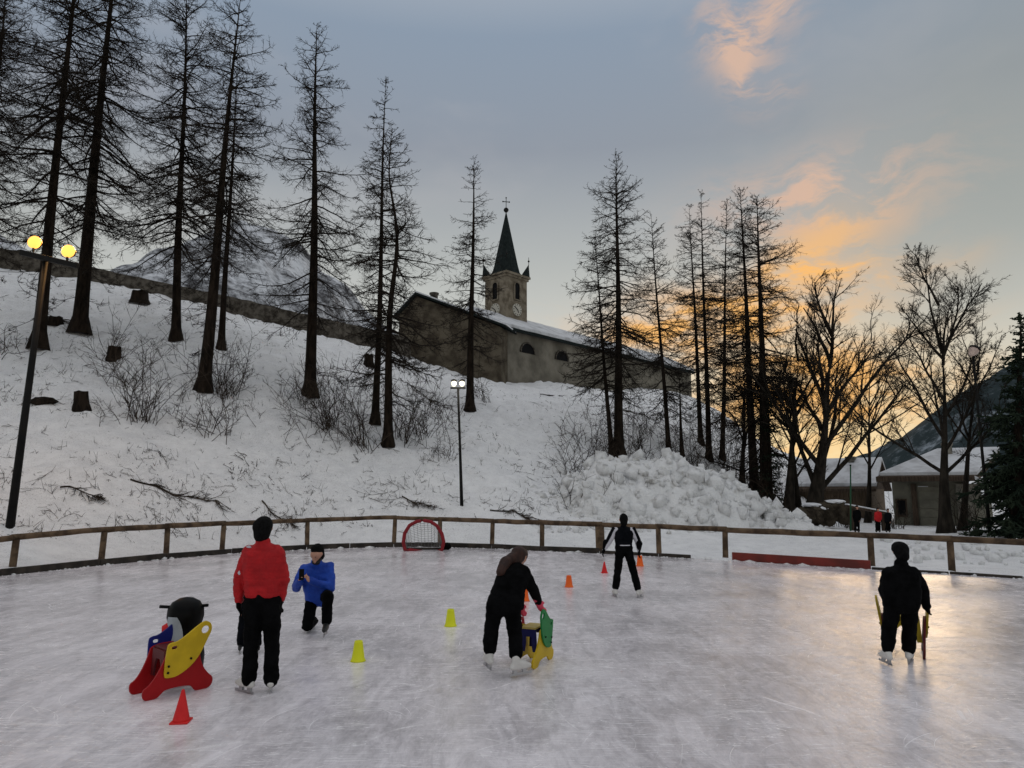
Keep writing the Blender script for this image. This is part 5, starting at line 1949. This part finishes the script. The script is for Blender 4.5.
# white flecks of print on the left sleeve and shoulder belong to the jacket
# kneeling man with a phone
Yk = G(316, 632).y
kn = person("kneeling person in a bright blue jacket and black cap looking down at a phone", Yk,
       dict(head=(317, 555, -.12), shL=(304, 569, 0), shR=(329, 567, 0), elL=(296, 588, -.12), elR=(331, 588, -.1), wrL=(301, 580, -.32), wrR=(310, 580, -.32), hdL=(303, 575, -.42), hdR=(305, 576, -.42),
            hipL=(312, 598, .05), hipR=(326, 597, .05), knL=(307, 626, -.10), knR=(328, 596, -.42), anL=(313, 621, .34), anR=(326.5, 621.5, -.36), toeL=(313, 630, .6), toeR=(323, 628, -.62)),
       (-.25, -1, 0), (-.35, -1, -.45), 1.0, "blue_jacket", None, "black_cloth", "black_boot", None, "hat", "knit", 1.05, hem=.02, seed=21, collar_r=1.28, beard=True)
ph = box_obj("phone", P(301.5, 574.5, Yk - .42), (.075, .012, .15), M["gloss_black"], None, rz=-.2, bevel=.003)
tag(ph, "black phone held up in the kneeling person's hands", "phone")
# woman bending over the walker
Yw = G(505, 675).y
person("person in black with long brown hair bending over the green handled skating aid", Yw,
       dict(head=(519, 558, .32), shL=(506, 573, .18), shR=(524, 572, .2), elL=(520, 594, .42), elR=(533, 590, .24), wrL=(521, 606, .62), wrR=(538, 602, .30), hdL=(522, 610, .66), hdR=(540.5, 607, .33),
            hipL=(495, 606, -.02), hipR=(512, 606, .0), knL=(491, 634, .03), knR=(515, 634, .08), anL=(489.5, 653, -.02), anR=(516, 659, -.12), toeL=(486, 664, .1), toeR=(530, 668, .0)),
       (.55, .8, 0), (.5, .7, -.65), 1.0, "black_cloth", None, "black_cloth", "white_boot", "pink", "hair", "brown_hair", 1.08, long_hair=[(506, 562, .2), (501, 572, .1)], hem=-.03, seed=31, thick=1.04, leg_end=.80)
# far skater
Yf = G(627, 597).y
person("far skater in dark vest with pale sleeves and arms held out, seen from behind", Yf,
       dict(head=(623.5, 521, .02), shL=(616, 530.5, 0), shR=(631, 530.5, 0), elL=(609, 542, .02), elR=(637, 541, .02), wrL=(604, 549.5, .05), wrR=(639, 551, -.02), hdL=(602, 556, .06), hdR=(638.8, 558, -.02),
            hipL=(620, 548, 0), hipR=(627.5, 548, 0), knL=(618, 569, .04), knR=(633, 570, .02), anL=(615.5, 589, 0), anR=(638.5, 590.5, -.1), toeL=(612, 592, .2), toeR=(643, 594, .05)),
       (0, 1, 0), (0, 1, 0), .92, "navy_cloth", "white_cloth", "black_cloth", "white_boot", "black_cloth", "hat", "knit", .92, seed=41, thick=1.04, glove_long=.10, leg_end=.86)
# right skater
Ya = G(898, 664).y
person("skater in bulky black clothing and white skates, seen from behind, pushing a yellow skating aid", Ya,
       dict(head=(900.5, 553, .10), shL=(889, 573, 0), shR=(913, 573, 0), elL=(884, 591, .10), elR=(924, 590, .06), wrL=(889, 606, .34), wrR=(926.5, 606, .16), hdL=(890, 612, .4), hdR=(928, 613, .2),
            hipL=(893, 603, -.02), hipR=(910, 603, -.02), knL=(889, 630, .05), knR=(909, 630, .08), anL=(887.5, 650, -.06), anR=(908.5, 652, .02), toeL=(879, 658, .14), toeR=(914, 660, .2)),
       (0, 1, 0), (.05, 1, -.25), .93, "black_cloth", None, "black_cloth", "white_boot", "black_cloth", "ponytail", "knit", 1.16, hem=.0, seed=51, thick=1.12, leg_end=.86, collar_r=1.25)
# child half hidden in front of the red jacket
Yc = G(246, 652).y
person("small child in dark clothes mostly hidden behind the red jacketed person's legs", Yc,
       dict(head=(249, 572, 0), shL=(242, 583, 0), shR=(256, 583, 0), elL=(240.5, 597, 0), elR=(259, 597, 0), wrL=(241, 609, -.04), wrR=(258, 609, -.04),
            hipL=(245, 610, 0), hipR=(254, 610, 0), knL=(242, 628, -.02), knR=(256.5, 628, -.02), anL=(240.5, 644, 0), anR=(258, 644, 0), toeL=(239, 648, -.2), toeR=(259, 648, -.2)),
       (0, -1, 0), (0, -1, 0), .66, "navy_cloth", None, "navy_cloth", "black_boot", "black_cloth", "hat", "knit", 1.1, seed=61)
# people standing beyond the fence
for lab, px, top, bot, jm, dY, seedp in (("person in black standing at the left end of the snowy table beyond the fence", 857, 506, 533, "black_cloth", 0, 71),
                                   ("person in a red coat beyond the fence, in the middle of the three", 878, 508, 533, "red_jacket", .1, 72),
                                   ("person in dark clothes beyond the fence, just right of the red coat", 888, 509, 533, "navy_cloth", .3, 73)):
    hgt = bot - top
    f = lambda u: bot - hgt * u
    b_ = hit1(px, bot)
    Yq = b_.y + dY
    sc_ = (hgt / F_PX * Yq) / 1.72
    w_ = F_PX / Yq * sc_
    pj = dict(head=(px, f(.93), 0), shL=(px - .17 * w_, f(.80), 0), shR=(px + .17 * w_, f(.80), 0), elL=(px - .22 * w_, f(.63), 0), elR=(px + .22 * w_, f(.63), 0), wrL=(px - .2 * w_, f(.49), -.05), wrR=(px + .2 * w_, f(.49), -.05),
              hipL=(px - .08 * w_, f(.50), 0), hipR=(px + .08 * w_, f(.50), 0), knL=(px - .1 * w_, f(.28), 0), knR=(px + .1 * w_, f(.28), 0), anL=(px - .11 * w_, f(.07), 0), anR=(px + .11 * w_, f(.07), 0), toeL=(px - .12 * w_, f(.03), -.2), toeR=(px + .12 * w_, f(.03), -.2))
    r_ = person(lab, Yq, pj, (0, -1, 0), (0, -1, -.1), sc_, jm, None, "black_cloth", "black_boot", "black_cloth", "hat", "knit", 1.1, voxel=.028, skates=False, seed=seedp, group="people beyond the fence")

tb = hit1(864, 531)
tbl = empty("snowy_table", "dark outdoor table with a snow covered top beyond the fence", "table", tb)
ta, tb2 = P(846, 506, tb.y + .8) - tb, P(889, 514, tb.y + .3) - tb
bar_obj("tabletop", ta, tb2, .7, .12, M["dark_wood"], tbl)
bar_obj("snow_layer", ta + Vector((0, 0, .10)), tb2 + Vector((0, 0, .09)), .66, .09, M["clean_snow"], tbl, .03)
for f_ in (.12, .88):
    c = ta.lerp(tb2, f_)
    bar_obj("leg", c + Vector((0, 0, -.06)), Vector((c.x, c.y, -.1)), .14, .5, M["dark_wood"], tbl)


# ------------------------------------------------------------------ skating aids
def circle(cx, cy, r, n=18):
    return [(cx + r * math.cos(6.28318 * i / n), cy + r * math.sin(6.28318 * i / n)) for i in range(n)]


SIDE = [(0.0, .035), (.03, 0), (.12, 0), (.165, .04), (.20, .075), (.42, .075), (.465, .04), (.49, 0), (.60, 0), (.65, .03), (.655, .10), (.60, .145), (.54, .22), (.50, .32), (.495, .43), (.19, .43), (.165, .34), (.11, .21), (.05, .125), (.0, .10)]
HANDLE = [(.215, .205), (.22, .47), (.245, .50), (.355, .505), (.60, .655), (.66, .665), (.715, .64), (.735, .58), (.70, .51), (.585, .30), (.39, .185), (.24, .18)]
HANDLE = [(.165 + (u - .215) * .80, v) for u, v in HANDLE]


def skating_aid(label, loc, rz, legs, handles, seat, front, width=.30, scale=1.0, group="plastic skating aids on the ice", splay=.0):
    root = empty("skating_aid", label, "skating aid", loc, rz, group)
    for sgn, lm, hm in ((-1, legs[0], handles[0]), (1, legs[1], handles[1])):
        fr = Matrix(((1, 0, 0, 0), (0, 0, -1, 0), (0, 1, 0, 0), (0, 0, 0, 1)))
        tilt = Matrix.Rotation(sgn * -.10, 4, "X")
        Mx = Matrix.Translation((0, sgn * (width / 2 + .02), 0)) @ tilt @ fr @ Matrix.Scale(scale, 4)
        sd = panel("side_panel", [chaikin(SIDE, 2)], .024, Mx, M[lm], root)
        Mh = Matrix.Translation((0, sgn * (width / 2 + .047), 0)) @ tilt @ fr @ Matrix.Scale(scale, 4)
        hd = panel("handle_panel", [chaikin(HANDLE, 2), circle(.517, .585, .042), chaikin([(.205, .435), (.265, .435), (.265, .475), (.205, .475)], 1)], .022, Mh, M[hm], root)
        for (u, v) in ((.195, .23), (.195, .29), (.40, .33)):
            lathe("bolt", [(.011, -.006), (.011, .006), (.006, .009)], M["iron"], hd, 8, Mh @ Matrix.Translation((u, v, -sgn * .0155)) @ (Matrix.Rotation(math.pi, 4, "X") if sgn > 0 else Matrix.Identity(4)))
    box_obj("seat", (.34 * scale, 0, .425 * scale), (.29 * scale, width, .022), M[seat], root, bevel=.004)
    fw = width / 2 - .005
    arch = [(-fw - .05, .12), (-fw + .03, .12), (-fw + .06, .22), (-.03, .30), (.03, .30), (fw - .06, .22), (fw - .03, .12), (fw + .05, .12), (fw + .0, .43), (-fw - .0, .43)]
    arch = [(-fw - .012, .16), (-fw + .035, .16), (-fw + .05, .25), (-.04, .33), (.04, .33), (fw - .05, .25), (fw - .035, .16), (fw + .012, .16), (fw, .41), (-fw, .41)]
    Mf = Matrix.Translation((.19 * scale, 0, 0)) @ Matrix(((0, 0, 1, 0), (1, 0, 0, 0), (0, 1, 0, 0), (0, 0, 0, 1))) @ Matrix.Scale(scale, 4)
    panel("front_panel", [arch], .022, Mf, M[front], root)
    Mb = Matrix.Translation((.46 * scale, 0, 0)) @ Matrix(((0, 0, 1, 0), (1, 0, 0, 0), (0, 1, 0, 0), (0, 0, 0, 1))) @ Matrix.Scale(scale, 4)
    panel("back_panel", [arch], .022, Mb, M[front], root)
    return root


a_near0, a_near1 = G(142, 702), G(198, 690)
dirv = a_near1 - a_near0
rz1 = math.atan2(dirv.y, dirv.x)
aw_ = .27
ctr = a_near0 + Vector((-math.sin(rz1), math.cos(rz1), 0)) * (aw_ / 2 + .03)
skating_aid("red chair shaped skating aid with one blue and one yellow handle panel", ctr, rz1, ("p_red", "p_red"), ("p_yellow", "p_blue"), "p_maroon", "p_maroon", aw_, 1.03)
# second aid: handles toward the bending skater
g0 = G(535, 669)
g1 = G(553, 658)
dv = g0 - g1
rz2 = math.atan2(dv.y, dv.x)
aw2 = .19
# local +u runs from the front feet to the handle end, handle end nearest the skater; local -y side is the green one
ctr2 = g1 + Vector((math.sin(rz2), -math.cos(rz2), 0)) * (aw2 / 2 + .03)
skating_aid("skating aid with yellow legs, green and red handles and a dark blue cross panel", ctr2, rz2, ("p_yellow", "p_yellow"), ("p_red", "p_green"), "p_cream", "p_navy", aw2, .98)
ctr3 = P(905, 660, Ya + .85)
ctr3.z = 0
skating_aid("yellow skating aid with dark red legs half hidden in front of the black clad skater", Vector((P(905, 640, Ya + .85).x, Ya + .85, 0)), math.atan2(-(Ya + .85), -P(905, 640, Ya + .85).x), ("p_maroon", "p_maroon"), ("p_dull_yellow", "p_dull_yellow"), "p_dull_yellow", "p_dull_yellow", .33, 1.06)

# penguin shaped aid behind the red one
pg_l = G(181, 681)
pen = empty("penguin_skating_aid", "glossy black penguin shaped skating aid with handlebar behind the red aid", "skating aid", pg_l, math.radians(190), "plastic skating aids on the ice")
lathe("penguin_body", [(.02, .02), (.17, .03), (.205, .10), (.215, .25), (.19, .42), (.165, .52), (.165, .58), (.185, .66), (.18, .74), (.14, .81), (.07, .85), (.01, .86)], M["gloss_black"], pen, 28)
def body_r(z_):
    pr = [(.03, .17), (.10, .205), (.25, .215), (.42, .19), (.52, .165), (.58, .165), (.66, .185), (.74, .18), (.81, .14)]
    return float(np.interp(z_, [a for a, _ in pr], [b for _, b in pr]))
V, Fc = [], []
nz_, na_ = 14, 12
for i in range(nz_ + 1):
    z_ = .08 + .60 * i / nz_
    half = math.radians(40) * math.sqrt(max(0, 1 - ((z_ - .38) / .33) ** 2)) + .02
    for k in range(na_ + 1):
        a_ = math.radians(62) + half * (2 * k / na_ - 1)
        r_ = body_r(z_) + .006
        V.append((r_ * math.cos(a_), r_ * math.sin(a_), z_))
for i in range(nz_):
    for k in range(na_):
        b_ = i * (na_ + 1) + k
        Fc.append((b_, b_ + 1, b_ + na_ + 2, b_ + na_ + 1))
o_ = poly_obj("belly_patch", V, Fc, M["belly_grey"], pen)
o_.data.polygons.foreach_set("use_smooth", np.ones(len(o_.data.polygons), bool))
lathe("beak", [(.06, 0), (.055, .05), (.03, .09)], M["c_red"], pen, 12, Matrix.Translation((.13 * math.cos(.35), .13 * math.sin(.35), .55)) @ Matrix.Rotation(.35, 4, "Z") @ Matrix.Rotation(math.pi / 2, 4, "Y"))
tube_obj("handlebar", [Vector((-.22, -.02, .765)), Vector((-.12, -.02, .76)), Vector((.12, .02, .76)), Vector((.26, .02, .77))], .017, M["gloss_black"], pen, 10)
for sgn in (-1, 1):
    tube_obj("foot", [Vector((.06, .09 * sgn, .03)), Vector((.24, .12 * sgn, .025))], [.06, .05], M["c_orange"], pen, 10)


# ------------------------------------------------------------------ cones
def cone(label, px, py, hpx, col, kind):
    b = G(px, py)
    h = .9 * hpx / F_PX * math.hypot(b.y, CAM_Z)
    r = empty("training_cone", label, "cone", b, random.uniform(-.2, .2), "training cones on the ice")
    if kind == "tall":
        lathe("cone_body", [(h * .27, .012), (h * .25, .03), (h * .05, h * .97), (h * .025, h)], M[col], r, 18)
        box_obj("cone_base", (0, 0, .008), (h * .56, h * .56, .016), M[col], r, bevel=.003)
    else:
        lathe("cone_body", [(h * .40, 0), (h * .37, .015), (h * .33, .03), (h * .22, h * .9), (h * .20, h), (h * .13, h), (h * .13, h * .96)], M[col], r, 20)
    return r


cone("pointed red cone in front of the red skating aid", 181, 722, 31, "c_red", "tall")
cone("bright yellow cone nearest the camera, below the kneeling person", 358, 661, 20, "c_yellow", "flat")
cone("bright yellow cone left of the bending person", 450.5, 626, 17, "c_yellow", "flat")
cone("orange cone right of the bending person, below the far red cone", 569, 587, 12, "c_orange", "flat")
cone("orange cone seen under the bending person's arm", 525, 601, 13, "c_orange", "flat")
cone("small red cone by the far skater's left hand", 604.5, 573, 12, "c_red", "tall")
cone("small orange cone just under the far skater's right hand", 640, 566, 11, "c_orange", "flat")

# ------------------------------------------------------------------ goal
gb = G(423, 551)
goal = empty("hockey_goal", "small red framed goal with grey net against the far fence", "goal", gb)
k_ = gb.y / F_PX
prof = [(-17.5, 0), (-19.5, 7), (-18.5, 16), (-14, 23.5), (-7, 27.3), (0, 28.2), (7, 27), (13, 23), (18, 15.5), (20, 8), (18.5, 0)]
sm_p = []
for a, b in zip(prof[:-1], prof[1:]):
    for t_ in (0, .5):
        sm_p.append((a[0] * (1 - t_) + b[0] * t_, a[1] * (1 - t_) + b[1] * t_))
sm_p.append(prof[-1])
fr = [Vector((a * k_, .0 + .10 * (b / 28), b * k_ + .03)) for a, b in sm_p]
tube_obj("frame", fr + [Vector((14 * k_, 0, .035)), Vector((0, 0, .03)), Vector((-13 * k_, 0, .035))], .06, M["goal_red"], goal, 10, closed=True)
tube_obj("ground_bar", [Vector((-17.5 * k_, 0, .04)), Vector((-17 * k_, .45, .04)), Vector((17.5 * k_, .45, .04)), Vector((18.5 * k_, 0, .04))], .035, M["kerb"], goal, 8)
# net cords from the frame back to the ground bar
cords = []
for i, v in enumerate(fr[::1]):
    e = Vector((v.x * .93, .47, .06))
    pts = [v.lerp(e, t_) + Vector((0, .10 * math.sin(t_ * math.pi), -.03 * math.sin(t_ * math.pi))) for t_ in np.linspace(0, 1, 7)]
    cords.append(np.array([tuple(p) for p in pts]))
for t_ in np.linspace(.08, .95, 14):
    row = []
    for v in fr[::3]:
        e = Vector((v.x * .93, .47, .06))
        row.append(tuple(v.lerp(e, t_) + Vector((0, .10 * math.sin(t_ * math.pi), -.03 * math.sin(t_ * math.pi)))))
    cords.append(np.array(row))
nv = [tubes(c[None], np.full((1, len(c)), .006), 3) for c in cords]
V, Q = merge(nv)
no_ = link("net", mesh_np("net", V, Q), M["net"], goal)
no_["kind"] = "stuff"
bag = lump("bag", G(446, 550) + Vector((0, .1, .10)), (.16, .12, .13), M["black_cloth"], None, 8, 3, .5)
tag(bag, "small black bag on the ice against the right side of the goal", "bag")

# white belt of the far skater and the pale print on the red jacket
_p = [o for o in bpy.data.objects if o.get("label", "").startswith("far skater")][0]
_c = P(624, 545, Yf) - _p.location
tube_obj("belt", [_c + Vector((.135 * math.cos(t_), .112 * math.sin(t_), 0)) for t_ in np.linspace(0, 2 * math.pi, 25)[:-1]], .010, M["white_cloth"], _p, 6, closed=True)
for S in (-1, 1):   # dark outer stripe along each pale sleeve
    a_, b_ = (P(616, 529.5, Yf), P(608, 543, Yf)) if S < 0 else (P(631, 529.5, Yf), P(638, 542, Yf))
    tube_obj("sleeve_stripe", [a_ - _p.location + Vector((S * .035, -.01, .035)), (a_ + b_) / 2 - _p.location + Vector((S * .034, -.01, .03)), b_ - _p.location + Vector((S * .03, -.01, .02))], [.04, .036, .03], M["navy_cloth"], _p, 8)
_r = [o for o in bpy.data.objects if o.get("label", "").startswith("person in a red jacket")][0]
_jk = [c for c in _r.children if c.name.startswith("jacket")][0]
bpy.context.view_layer.update()
for px, py, wx, wy in ((248.5, 547, 3.2, 1.6), (239, 573, 1.6, 2.6), (276.5, 544, 2.4, 1.2)):
    V, Fc, ids = [], [], {}
    n_ = 7
    for iy in range(n_):
        for ix in range(n_):
            u_, v_ = ix / (n_ - 1) * 2 - 1, iy / (n_ - 1) * 2 - 1
            if u_ * u_ + v_ * v_ > 1.05 + .3 * math.sin(ix * 2.3 + iy * 1.7):
                continue
            d_ = ray(px + u_ * wx, py + v_ * wy).normalized()
            okh, hitp, nn, _f = _jk.ray_cast(Vector((0, 0, CAM_Z)) - _r.location, d_)
            if okh:
                ids[(ix, iy)] = len(V)
                V.append(hitp + nn * .003)
    for (ix, iy) in list(ids):
        q_ = [(ix, iy), (ix + 1, iy), (ix + 1, iy + 1), (ix, iy + 1)]
        if all(k in ids for k in q_):
            Fc.append(tuple(ids[k] for k in q_))
    if Fc:
        poly_obj("sleeve_print", V, Fc, M["white_cloth"], _r)
